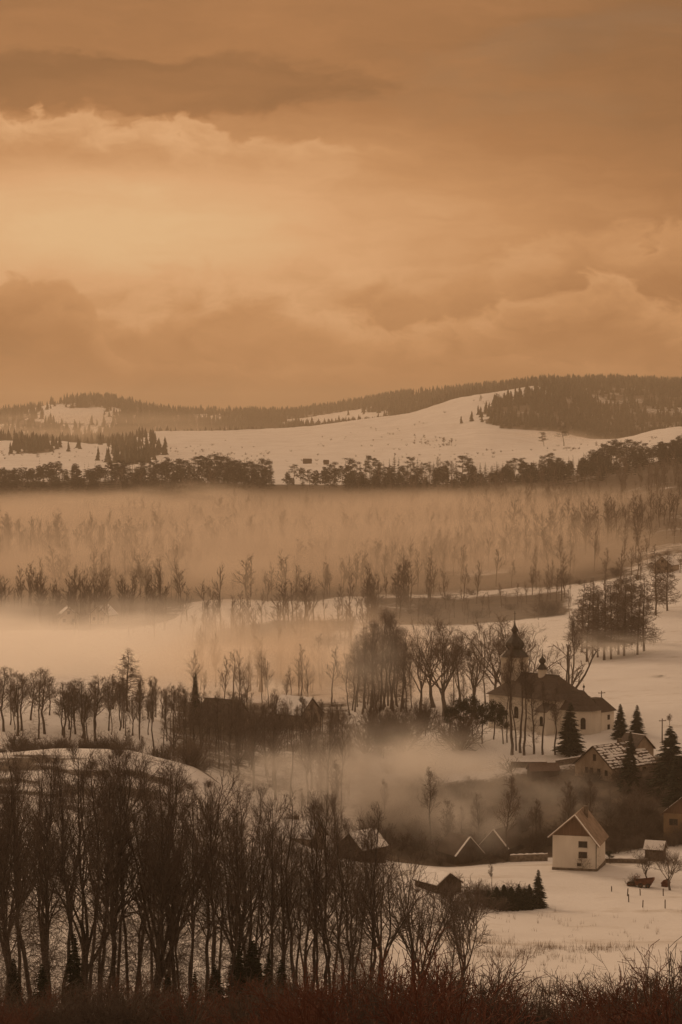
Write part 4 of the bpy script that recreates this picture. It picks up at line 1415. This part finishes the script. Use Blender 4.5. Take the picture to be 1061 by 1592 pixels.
def gable_building(name, loc, rz, W, D, hl, hr, apex, apex_x=0.0, wall='plaster', roof='roof', over=0.6, gable=None, snow=(), patches=0, windows=(), chimney=None, label='', door=None, verge=False):
    """ridge along local y; front gable at y=0 faces -y; hl and hr are the two eave heights"""
    root = empty(name, loc, rz)
    a, b = -W / 2, W / 2
    prof = [(a, -1.5), (b, -1.5), (b, hr), (apex_x, apex), (a, hl)]
    v = [(x, 0, z) for x, z in prof] + [(x, D, z) for x, z in prof]
    f = [(0, 1, 2, 3, 4), (9, 8, 7, 6, 5)] + [(i, 5 + i, 5 + (i + 1) % 5, (i + 1) % 5) for i in range(5)]
    f = [f[0], f[1]] + [tuple(reversed(q)) for q in f[2:]]
    mesh_obj('wall', v, f, MAT[wall], root)
    if gable:
        zt = max(hl, hr) if gable[1] is None else gable[1]
        xl = a + (zt - hl) * (apex_x - a) / (apex - hl) if zt > hl else a
        xr = b - (zt - hr) * (b - apex_x) / (apex - hr)
        g = slab([(xl, -0.06, zt), (xr, -0.06, zt), (apex_x, -0.06, apex)], 0.05)
        mesh_obj('gable_boards', *g, MAT[gable[0]], root)
    rf = None
    slopes = {}
    for side, (x1, h1) in (('L', (a, hl)), ('R', (b, hr))):
        dx, dz = x1 - apex_x, h1 - apex
        ln = math.hypot(dx, dz)
        ux, uz = dx / ln, dz / ln
        top = (apex_x, apex + 0.14)
        bot = (apex_x + ux * (ln + over), apex + 0.14 + uz * (ln + over))
        c = [(top[0], -over, top[1]), (top[0], D + over, top[1]), (bot[0], D + over, bot[1]), (bot[0], -over, bot[1])]
        if side == 'R':
            c = c[::-1]
        slopes[side] = c
    o = solid('roof', [slab(slopes['L'], 0.16), slab(slopes['R'], 0.16)], roof, root)
    rf = o
    for side in snow:
        c = np.array(slopes[side])
        n = unit(np.cross(c[1] - c[0], c[2] - c[0]))
        mid = c.mean(0)
        c2 = mid + (c - mid) * 0.985 + n * 0.15
        mesh_obj('snow_cover', *slab(c2, 0.14), MAT['snow'], rf)
    if patches:
        side, rows_, cols_, fill, seed = patches
        g = np.random.default_rng(seed)
        c = np.array(slopes[side])
        top0, top1, b1, b0 = (c[0], c[1], c[2], c[3]) if side == 'L' else (c[3], c[2], c[1], c[0])
        n = unit(np.cross(c[1] - c[0], c[2] - c[0]))
        for i in range(rows_):
            for j in range(cols_):
                if g.random() > fill:
                    continue
                s, t = (j + g.uniform(0.15, 0.85)) / cols_, (i + g.uniform(0.4, 0.6)) / rows_
                hs, ht = g.uniform(0.3, 0.95) / cols_, g.uniform(0.22, 0.62) / rows_
                pts = []
                for k in range(9):
                    an = 2 * math.pi * k / 9
                    cs, sn = math.cos(an), math.sin(an)
                    q = 1.0 / max(abs(cs), abs(sn)) * g.uniform(0.72, 1.0)
                    ss = min(max(s + hs * cs * q + 0.25 * hs * sn, 0.012), 0.988)
                    tt = min(max(t + ht * sn * q, 0.015), 0.985)
                    p = (top0 * (1 - ss) + top1 * ss) * (1 - tt) + (b0 * (1 - ss) + b1 * ss) * tt
                    pts.append(p + n * (0.07 + 0.003 * ((i * 7 + j) % 11)))
                if np.dot(np.cross(pts[2] - pts[0], pts[5] - pts[0]), n) < 0:
                    pts = pts[::-1]
                mesh_obj('snow_patch', *slab(pts, 0.06), MAT['snow'], rf)
    if verge:
        for side in ('L', 'R'):
            c = np.array(slopes[side])
            n = unit(np.cross(c[1] - c[0], c[2] - c[0]))
            fr = c[np.isclose(c[:, 1], -over)]
            fr = fr[np.argsort(-fr[:, 2])]
            w_ = np.array([0, 0.45, 0])
            q = [fr[0] + n * 0.12, fr[1] + n * 0.12, fr[1] + w_ + n * 0.12, fr[0] + w_ + n * 0.12]
            if np.dot(np.cross(q[1] - q[0], q[2] - q[0]), n) < 0:
                q = q[::-1]
            mesh_obj('snow_verge', *slab(q, 0.115), MAT['snow'], rf)
    if chimney:
        cx_, cy_, hgt = chimney
        ch = solid('chimney', [box(cx_ - 0.35, cx_ + 0.35, cy_ - 0.35, cy_ + 0.35, apex - 1.6, apex + hgt), box(cx_ - 0.43, cx_ + 0.43, cy_ - 0.43, cy_ + 0.43, apex + hgt + 0.002, apex + hgt + 0.14)], 'stone', rf)
    for face, s, z, w, h in windows:
        if face == 'F':
            window(root, (s, -0.01, z), (1, 0, 0), w, h)
        elif face == 'L':
            window(root, (a - 0.01, s, z), (0, -1, 0), w, h)
        else:
            window(root, (b + 0.01, s, z), (0, 1, 0), w, h)
    if door:
        face, s, w, h = door
        c = {'F': [(s - w / 2, -0.05, 0), (s + w / 2, -0.05, 0), (s + w / 2, -0.05, h), (s - w / 2, -0.05, h)],
             'R': [(b + 0.05, s - w / 2, 0), (b + 0.05, s + w / 2, 0), (b + 0.05, s + w / 2, h), (b + 0.05, s - w / 2, h)]}[face]
        mesh_obj('door', *slab(c, 0.04), MAT['wood'], root)
    return tag(root, label, 'barn' if 'barn' in name else 'shed' if 'shed' in name else 'house')


def build_church():
    x0, y0, _ = spot(786, 555)
    root = empty('church', (x0, y0, EYE - 70.8), math.radians(-45))
    tag(root, 'white church with brown hipped roof, onion-domed tower and small ridge turret', 'church')
    # nave
    nave = solid('nave_wall', [extrude_poly([(0, -5.5), (20, -5.5), (20, 5.5), (0, 5.5)], -3, 8.0)], 'plaster', root)
    solid('cornice', [box(-0.22, 20.22, -5.72, 5.72, 7.70, 8.02)], 'plaster', root)
    E = [(-0.6, -6.1, 7.75), (20.6, -6.1, 7.75), (20.6, 6.1, 7.75), (-0.6, 6.1, 7.75)]
    K = [(1.0, -4.6, 8.95), (19.0, -4.6, 8.95), (19.0, 4.6, 8.95), (1.0, 4.6, 8.95)]   # bell-cast break
    A, B_ = (5.2, 0, 12.7), (16.2, 0, 12.7)
    v = E + K + [A, B_]
    f = [(0, 1, 5, 4), (1, 2, 6, 5), (2, 3, 7, 6), (3, 0, 4, 7), (4, 5, 9, 8), (6, 7, 8, 9), (5, 6, 9), (7, 4, 8), (3, 2, 1, 0)]
    nr = mesh_obj('nave_roof', v, f, MAT['roof'], root)
    solid('ridge_cap', [box(5.0, 16.4, -0.12, 0.12, 12.62, 12.82)], 'dome', nr)
    for x in (8.3, 15.0):
        window(root, (x, -5.51, 2.9), (1, 0, 0), 1.25, 2.7, arch=True)
    for x in (3.3, 11.6, 18.2):
        solid('pilaster', [box(x - 0.35, x + 0.35, -5.62, -5.49, -2.8, 7.69)], 'plaster', root)
    # side porch with its own little roof
    solid('porch_wall', [extrude_poly([(16.6, -8.2), (19.4, -8.2), (19.4, -5.52), (16.6, -5.52)], -3, 5.6)], 'plaster', root)
    solid('porch_roof', [slab([(16.2, -8.7, 5.5), (19.8, -8.7, 5.5), (19.8, -5.53, 7.1), (16.2, -5.53, 7.1)], 0.16)], 'roof', root)
    window(root, (18.0, -8.21, 2.2), (1, 0, 0), 0.9, 2.2, arch=True)
    # choir and apse
    plan = [(20.02, -4), (24.3, -4), (26.9, -1.8), (26.9, 1.8), (24.3, 4), (20.02, 4)]
    solid('choir_wall', [extrude_poly(plan, -3, 5.9)], 'plaster', root)
    ev = [(19.8, -4.55, 5.75), (24.55, -4.55, 5.75), (27.45, -2.05, 5.75), (27.45, 2.05, 5.75), (24.55, 4.55, 5.75), (19.8, 4.55, 5.75)]
    md = [(19.8, -3.3, 6.75), (23.9, -3.3, 6.75), (26.1, -1.45, 6.75), (26.1, 1.45, 6.75), (23.9, 3.3, 6.75), (19.8, 3.3, 6.75)]
    pk = [(19.8, 0, 10.0), (23.4, 0, 10.0)]
    v = ev + md + pk
    f = [(i, i + 1, i + 7, i + 6) for i in range(5)] + [(6, 7, 13, 12), (7, 8, 13), (8, 9, 13), (9, 10, 13), (10, 11, 12, 13), (5, 4, 3, 2, 1, 0), (0, 6, 12, 11, 5)]
    cr = mesh_obj('choir_roof', v, f, MAT['roof'], root)
    solid('finial', [lathe([(0.10, 9.8), (0.10, 10.5), (0.26, 10.7), (0.26, 10.9), (0.05, 11.2), (0.03, 11.6)], 8, 23.4, 0)], 'dome', cr)
    d = unit(np.array([2.6, 2.2, 0]))
    window(root, np.array([25.6, -2.9, 1.7]) + np.array([d[1], -d[0], 0]) * 0.01, d, 1.15, 2.6, arch=True)
    window(root, (22.2, -4.01, 1.9), (1, 0, 0), 1.15, 2.6, arch=True)
    # sacristy
    solid('sacristy_wall', [extrude_poly([(20.3, 4.02), (25.2, 4.02), (25.2, 8.6), (20.3, 8.6)], -3, 5.0)], 'plaster', root)
    v = [(19.8, 3.0, 4.9), (25.7, 3.0, 4.9), (25.7, 9.1, 4.9), (19.8, 9.1, 4.9), (21.6, 3.0, 7.9), (23.9, 3.0, 7.9), (23.7, 6.2, 7.9), (21.8, 6.2, 7.9)]
    f = [(0, 1, 5, 4), (1, 2, 6, 5), (2, 3, 7, 6), (3, 0, 4, 7), (4, 5, 6, 7), (3, 2, 1, 0)]
    mesh_obj('sacristy_roof', v, f, MAT['roof'], root)
    window(root, (25.21, 6.6, 3.0), (0, 1, 0), 0.8, 1.1)
    window(root, (25.21, 6.6, 0.7), (0, 1, 0), 0.8, 1.2)
    # tower
    tw = solid('tower', [box(0.8, 5.2, -2.2, 2.2, 7.5, 16.3), box(0.62, 5.38, -2.38, 2.38, 15.6, 16.0)], 'plaster', root)
    for o, r in (((3.3, -2.21, 12.6), (1, 0, 0)), ((5.21, 0.0, 13.2), (0, 1, 0))):
        window(tw, o, r, 0.8, 2.0, arch=True, bars=False)
    prof = [(3.5, 16.2), (2.8, 16.9), (2.2, 17.5), (1.75, 17.95), (2.2, 18.4), (2.4, 18.9), (2.2, 19.5), (1.55, 20.2), (0.95, 20.8), (0.62, 21.3), (0.55, 21.7), (0.80, 22.0), (0.85, 22.4), (0.55, 22.85), (0.25, 23.3), (0.12, 24.2), (0.05, 25.3)]
    v1, f1 = lathe(prof, 8, 3.0, 0.0, math.pi / 8)
    dm = mesh_obj('onion_dome', v1, f1, MAT['dome'], tw)
    solid('cross', [box(2.96, 3.04, -0.04, 0.04, 25.2, 26.6), box(2.965, 3.035, -0.38, 0.38, 25.98, 26.06)], 'dome', dm)
    # ridge turret
    tu = solid('turret', [lathe([(1.0, 11.7), (1.0, 13.9)], 8, 11.3, 0)], 'plaster', root)
    prof = [(1.38, 13.85), (1.0, 14.3), (0.62, 14.8), (0.45, 15.1), (0.72, 15.4), (0.82, 15.75), (0.66, 16.15), (0.3, 16.5), (0.10, 16.9), (0.04, 17.6)]
    v1, f1 = lathe(prof, 8, 11.3, 0.0)
    td = mesh_obj('turret_dome', v1, f1, MAT['dome'], tu)
    solid('cross', [box(11.265, 11.335, -0.035, 0.035, 17.5, 18.5), box(11.27, 11.33, -0.26, 0.26, 18.02, 18.09)], 'dome', td)
    return root


build_church()

x, y, z = spot(896, 419)
gable_building('white_house', (x, y, z + 0.1), math.radians(-15), 7.8, 9.5, 6.1, 4.9, 9.6, 0.1, 'plaster', 'roof_tan', 0.9, ('gable', 6.0), snow=(), verge=True,
               windows=(('F', 1.45, 4.0, 1.55, 1.1), ('F', 1.45, 2.15, 1.5, 1.1), ('F', 0.8, 0.7, 0.75, 0.55)), chimney=(1.0, 6.0, 0.6), label='white three-storey house with brown boarded gable above the snowy field')
house = [o for o in COL.objects if o.name == 'white_house'][0]
solid('plinth', [box(-3.98, 3.98, -0.10, 9.6, -1.4, 0.32)], 'stone', house)
solid('downpipe', [lathe([(0.06, 0.3), (0.06, 4.7)], 8, 3.8, -0.14)], 'dome', house)
for wx, wz, ww in ((1.45, 4.0, 1.7), (1.45, 2.15, 1.65), (0.8, 0.7, 0.9)):
    solid('window_sill', [box(wx - ww / 2, wx + ww / 2, -0.20, -0.012, wz - 0.09, wz - 0.004)], 'plaster', house)
x, y, z = spot(925, 500)
gable_building('stone_cottage', (x, y, z + 0.1), math.radians(-49), 10.5, 13.2, 2.7, 2.7, 6.7, 0.0, 'plaster_old', 'roof', 0.5, None, patches=('R', 9, 12, 0.93, 11),
               windows=(('F', -1.9, 0.9, 0.8, 1.3), ('F', -0.5, 0.9, 0.8, 1.3), ('F', 1.5, 0.9, 0.9, 1.3), ('F', 3.6, 0.9, 0.8, 1.2), ('F', 0.3, 3.7, 0.8, 1.4), ('R', 2.5, 0.9, 0.9, 1.2), ('R', 9.8, 0.9, 1.1, 1.2)), chimney=(-0.6, 8.5, 0.7), label='old cottage with patchy snow on its roof below the church')
x, y, z = spot(1003, 507)
gable_building('cottage_annex', (x, y, z + 0.1), math.radians(38), 6.0, 5.0, 2.8, 2.8, 5.6, 0.0, 'plaster_old', 'roof', 0.4, None, snow=('R',), windows=(('F', 0.0, 0.9, 0.9, 1.2),), label='small annex with snowy gable roof at the end of the old cottage')
x, y, z = spot(731, 446)
gable_building('barn', (x, y, z - 0.2), math.radians(28), 5.6, 6.5, 1.9, 1.9, 4.9, 0.0, 'wood', 'wood', 0.5, None, snow=(), verge=True, label='dark timber barn with steep roof left of the bare trunk', door=('F', 0.0, 1.8, 2.0))
x, y, z = spot(770, 450)
gable_building('barn', (x, y, z + 0.0), math.radians(-30), 5.6, 7.0, 1.9, 1.9, 4.9, 0.0, 'wood', 'wood', 0.5, None, snow=(), verge=True, label='second dark timber barn, nearer the white house', door=('F', 0.0, 1.8, 2.0))
x, y, z = spot(495, 438)
gable_building('village_house', (x, y, z), math.radians(60), 5.6, 7.0, 2.4, 2.4, 4.8, 0.0, 'plaster_old', 'roof', 0.5, None, snow=('L', 'R'), windows=(('F', -1.3, 0.8, 0.9, 1.1), ('F', 1.3, 0.8, 0.9, 1.1)), chimney=(0.6, 5.0, 0.7), label='snow-roofed house half hidden by the near trees')
x, y, z = spot(545, 432)
gable_building('village_house', (x, y, z), math.radians(-40), 5.8, 6.5, 2.2, 2.2, 4.8, 0.0, 'wood', 'roof', 0.5, None, snow=('L', 'R'), windows=(('F', 0.0, 1.0, 1.0, 1.2),), label='dark-gabled house with snowy roof slopes behind the near trees')
x, y, z = spot(1072, 444)
gable_building('timbered_house', (x, y, z + 1.0), math.radians(-22), 9.0, 9.0, 4.4, 4.4, 8.2, 0.0, 'ochre', 'roof_red', 0.8, ('gable', 4.4), patches=('L', 6, 8, 0.75, 8), windows=(('F', -2.6, 2.2, 1.6, 1.2), ('F', 1.0, 2.2, 1.6, 1.2)), chimney=(-1.0, 5.0, 0.6), label='ochre house with brown gable and patchy snowy roof at the edge')
x, y, z = spot(1036, 430)
gable_building('shed', (x, y, z + 0.0), math.radians(70), 2.6, 3.2, 2.0, 2.0, 3.2, 0.0, 'wood', 'wood', 0.3, None, snow=('L', 'R'), label='tiny snow-roofed shed before the ochre house')
x, y, z = spot(846, 508)
gable_building('shed', (x - 3.0, y - 1.5, z - 0.5), math.radians(-80), 3.6, 6.0, 1.5, 1.5, 2.8, 0.0, 'wood', 'roof_red', 0.3, None, label='long low red-roofed shed before the church wall')
x, y, z = spot(700, 392)
gable_building('shed', (x, y, z - 0.2), math.radians(35), 5.0, 6.0, 1.8, 1.8, 3.4, 0.0, 'wood', 'roof', 0.3, None, snow=('L', 'R'), label='snow-covered shed in the thicket beyond the lone small tree')
# far houses
for px, d, rz, w, lab in ((1031, 985, -30, 'plaster_old', 'pale house among trees high on the slope'), (106, 905, 10, 'plaster', 'pale house dimly seen in the mist, wider of two'), (152, 905, -20, 'plaster', 'pale house dimly seen in the mist, narrower of two'),
                          (372, 560, 60, 'plaster_old', 'dark-roofed house in the mid-valley wood'), (484, 566, 50, 'plaster_old', 'house with snowy roof edge at the end of the mid-valley wood')):
    x, y, z = spot(px, d)
    big = 1.0 if d < 700 else 0.95
    gable_building('distant_house', (x, y, z), math.radians(rz), 8 * big, 9 * big, 3.4 * big, 3.4 * big, 7.0 * big, 0.0, w, 'roof', 0.5, None, snow=('L', 'R') if d > 600 or px == 484 else (), windows=(('F', -1.7, 1.2, 1.1, 1.3), ('F', 1.7, 1.2, 1.1, 1.3), ('F', 0, 4.2, 1.1, 1.2)), label=lab)
for px, d, lab in ((484, 2330, 'tiny hay hut on the far snow field, larger of two'), (511, 2290, 'tiny hay hut on the far snow field, smaller of two')):
    x, y, z = spot(px, d)
    s = 7.5 if px < 500 else 4.5
    gable_building('hay_hut', (x, y, z), math.radians(75), s * 0.7, s, 2.4, 2.4, 4.4, 0.0, 'wood', 'wood', 0.4, None, label=lab)


# ------------------------------------------------------------------ walls, fences, poles, farm things
def low_wall(px0, d0, px1, d1, h, label, mat='stone', name='garden_wall', w=0.5, lift=0.0):
    n = 14
    pts = []
    for i in range(n + 1):
        t = i / n
        x, y, z = spot(px0 + (px1 - px0) * t, d0 + (d1 - d0) * t)
        pts.append((x, y, z))
    P = np.array(pts)
    o0 = P[0].copy()
    dirv = unit(P[-1] - P[0])
    nrm = np.array([-dirv[1], dirv[0], 0]) * w / 2
    root = empty(name, tuple(o0))
    v, f = [], []
    for p in P - o0:
        for s, zz in ((-1, -0.6), (1, -0.6), (1, h), (-1, h)):
            v.append(tuple(p + s * nrm + np.array([0, 0, zz + lift])))
    for i in range(n):
        for k in range(4):
            a, b = i * 4 + k, i * 4 + (k + 1) % 4
            f.append((a, b, b + 4, a + 4))
    f += [(3, 2, 1, 0), (n * 4, n * 4 + 1, n * 4 + 2, n * 4 + 3)]
    mesh_obj('wall', v, f, MAT[mat], root)
    v2 = []
    for i, p in enumerate(P - o0):
        hh = 0.14 + 0.08 * math.sin(i * 2.3)
        for s, zz in ((-1.15, h + 0.004), (1.15, h + 0.004), (0.7, h + hh), (-0.7, h + hh)):
            v2.append(tuple(p + s * nrm + np.array([0, 0, zz + lift])))
    mesh_obj('snow_cap', v2, f, MAT['snow'], root)
    return tag(root, label, 'wall', kind='thing')


low_wall(796, 514, 852, 511, 1.2, 'snow-capped churchyard wall left of the dark spruce')
low_wall(866, 511, 925, 512, 1.2, 'snow-capped churchyard wall right of the dark spruce')
low_wall(796, 441, 853, 437, 1.3, 'snow-topped wall between the barns and the white house')
low_wall(935, 430, 1010, 427, 0.8, 'low stone garden wall right of the white house')


def post(px, d, h, label):
    x, y, z = spot(px, d)
    g = lathe([(0.09, -0.5), (0.085, h * 0.9), (0.06, h)], 6)
    o = mesh_obj('fence_post', *g, MAT['wood'])
    o.location = (x, y, z)
    o.rotation_euler = (U_(-0.06, 0.06), U_(-0.06, 0.06), 0)
    return tag(o, label, 'post', 'wooden posts in the snowy field')


for px, d, h, lab in ((954, 395, 0.9, 'short wooden post farthest left in the snowy field'), (979, 390, 1.3, 'taller post left of the rusty trailer, upper of two close ones'), (981, 383, 1.3, 'post left below the rusty trailer, lower of two close ones'),
                      (999, 391, 1.1, 'post standing just below the rusty trailer'), (1003, 377, 1.2, 'lowest post in the snowy field'), (1035, 391, 1.2, 'post below the small wooden hutch'), (1038, 376, 1.4, 'rightmost low post near the field edge')):
    post(px, d, h, lab)


def utility_pole(px, top, d, label):
    x, y, z = spot(px, d)
    h = row_z(top, d) - z
    root = empty('utility_pole', (x, y, z), 0.4)
    solid('pole', [lathe([(0.15, -0.6), (0.10, h)], 8)], 'wood', root)
    solid('crossarm', [box(-0.9, 0.9, -0.16, -0.09, h - 0.55, h - 0.40)], 'wood', root)
    for s in (-0.75, 0.75):
        solid('insulator', [lathe([(0.06, h - 0.395), (0.08, h - 0.30), (0.05, h - 0.18)], 8, s, -0.12)], 'plaster', root)
    return tag(root, label, 'pole')


utility_pole(937, 1074, 545, 'thin utility pole behind the church sacristy')
utility_pole(1032, 1117, 520, 'dark utility pole beyond the pair of spruces')
utility_pole(369, 985, 760, 'utility pole standing in the mist')


def trailer():
    x, y, z = spot(1005, 401)
    root = empty('farm_trailer', (x, y, z), math.radians(-8))
    tag(root, 'rusty red farm trailer with open front rack in the snowy field', 'trailer')
    lo, hi = [(-1.3, -0.8), (1.1, -0.8), (1.1, 0.8), (-1.3, 0.8)], [(-1.6, -1.0), (1.75, -1.0), (1.75, 1.0), (-1.6, 1.0)]
    zt = [1.15, 1.55, 1.55, 1.15]
    v = [(a, b, 0.42) for a, b in lo] + [(a, b, c) for (a, b), c in zip(hi, zt)] + [(a * 0.95, b * 0.93, c) for (a, b), c in zip(hi, zt)] + [(a * 0.95, b * 0.93, 0.5) for a, b in lo]
    f = [(3, 2, 1, 0)] + [(i, (i + 1) % 4, 4 + (i + 1) % 4, 4 + i) for i in range(4)] + [(4 + i, 4 + (i + 1) % 4, 8 + (i + 1) % 4, 8 + i) for i in range(4)] + [(8 + i, 8 + (i + 1) % 4, 12 + (i + 1) % 4, 12 + i) for i in range(4)] + [(12, 13, 14, 15)]
    body = mesh_obj('body', v, f, MAT['rust'], root)
    for i, xx in enumerate((-1.1, -0.3, 0.5, 1.2)):
        solid('rib', [box(xx - 0.05, xx + 0.05, -1.02, -0.94, 0.55, 1.14)], 'rust', body)
    solid('front_rack', [box(-1.62, -1.54, -0.95, -0.87, 1.1, 1.85), box(-1.62, -1.54, 0.87, 0.95, 1.1, 1.85), box(-1.62, -1.54, -0.95, 0.95, 1.852, 1.93), box(-0.75, -0.67, -0.95, -0.87, 1.1, 1.85), box(-1.53, -0.67, -0.95, -0.87, 1.852, 1.93)], 'rust', root)
    for sx in (-0.6, 0.6):
        for sy in (-0.92, 0.92):
            vv, ff = lathe([(0.16, -0.1), (0.36, -0.1), (0.42, -0.05), (0.42, 0.05), (0.36, 0.1), (0.16, 0.1)], 16)
            vv = [(a + sx, c + sy, b + 0.40) for a, b, c in vv]
            w = mesh_obj('wheel', vv, ff, MAT['tyre'], root)
            hv, hf = lathe([(0.15, -0.115), (0.15, 0.115)], 10)
            mesh_obj('rim', [(a + sx, c + sy, b + 0.40) for a, b, c in hv], hf, MAT['rust'], w)
    solid('drawbar', [box(-2.9, -1.3, -0.06, 0.06, 0.36, 0.46)], 'rust', root)


trailer()


def wood_heap():
    x, y, z = spot(985, 402)
    root = empty('log_heap', (x, y, z), 0.2)
    tag(root, 'small heap of logs at the drawbar of the rusty trailer', 'log heap')
    g = np.random.default_rng(2)
    for i, (yy, zz) in enumerate(((-0.35, 0.14), (-0.05, 0.15), (0.26, 0.13), (-0.2, 0.40), (0.1, 0.41), (-0.04, 0.64))):
        vv, ff = lathe([(0.15, -0.7 + g.uniform(-0.1, 0.1)), (0.14, 0.7 + g.uniform(-0.1, 0.1))], 8)
        mesh_obj('log', [(c, a + yy, b + zz) for a, b, c in vv], ff, MAT['wood'], root)


wood_heap()
x, y, z = spot(1036, 402)
gable_building('wooden_hutch', (x, y, z), math.radians(-35), 1.0, 1.3, 0.55, 0.55, 1.05, 0.0, 'rust', 'rust', 0.12, None, label='small wooden hutch with pointed roof in the snowy field')


# ------------------------------------------------------------------ dry grass and reeds on the snow
def dry_grass():
    g = np.random.default_rng(77)
    n = 5200
    c = g.uniform(640, 1080, n)
    d = g.uniform(262, 372, n)
    band = np.exp(-((d - 318 - (c - 900) * 0.03) / 7) ** 2) * sstep(c, 700, 800) * (1 - sstep(c, 940, 1010)) + 0.55 * np.exp(-((d - 332) / 5) ** 2) * (1 - sstep(c, 790, 860)) + 0.35 * (1 - sstep(d, 262, 300)) + 0.25 * np.exp(-((d - 358) / 5) ** 2 - ((c - 880) / 40) ** 2)
    x = (c - CX) / F_PX * d
    band = band * (0.2 + 1.6 * sstep(fbm(x / 5.0, d / 5.0, 3), 0.42, 0.62)) + 0.02
    keep = g.random(n) < band
    x, d = x[keep], d[keep]
    base = np.stack([x, d, ground_z(x, d) - 0.05], 1)
    k = 6
    base = np.repeat(base, k, 0) + np.concatenate([g.normal(size=(len(base) * k, 2)) * 0.28, np.zeros((len(base) * k, 1))], 1)
    h = g.uniform(0.3, 1.15, len(base))
    tip = base + np.stack([g.normal(size=len(base)) * 0.16, g.normal(size=len(base)) * 0.16, h], 1)
    V, T = tri_blades(base, tip, np.full(len(base), 0.02), g)
    me = np_mesh('dry_grass', V, T, MAT['straw'], k=3)
    o = bpy.data.objects.new('dry_grass', me)
    COL.objects.link(o)
    tag(o, 'dry reeds and grass poking through the snow of the near field', 'dry grass', kind='stuff')


MAT['straw'] = grain('dry_straw', (0.13, 0.085, 0.05), (0.24, 0.165, 0.10), 0.5, 0.9, 0.0)
dry_grass()


# chimney smoke from the house in the mid-valley wood
mist(427, 1072, 560, 3.2, 3.2, 4.2, 0.5, 20.0, 'small pale puff of chimney smoke above the mid-valley wood', 1.6, 0.3, 0.6)


# ------------------------------------------------------------------ say which one: place of each repeat within its row
ORD = ['first', 'second', 'third', 'fourth', 'fifth', 'sixth', 'seventh', 'eighth', 'ninth', 'tenth', 'eleventh', 'twelfth', 'thirteenth', 'fourteenth', 'fifteenth', 'sixteenth']
ZONES = [(150, 'by the left edge'), (320, 'well left'), (480, 'left of centre'), (620, 'near the centre'), (780, 'right of centre'), (930, 'well right'), (9999, 'by the right edge')]
members = {}
for o in COL.objects:
    if o.parent is None and 'group' in o and o['category'] != 'post':
        members.setdefault((o['group'], o['label']), []).append(o)
for (grp, lab), objs in members.items():
    objs.sort(key=lambda o: o.location.x / o.location.y)
    if len(objs) <= 16:
        for i, o in enumerate(objs):
            if len(objs) > 1:
                o['label'] = f'{lab}, {ORD[i]} from the left'
    else:
        for o in objs:
            c = CX + F_PX * o.location.x / o.location.y
            zone = next(n for lim, n in ZONES if c < lim)
            o['label'] = f'{lab}, {zone}'
            o['group'] = f'{grp}, {zone}'
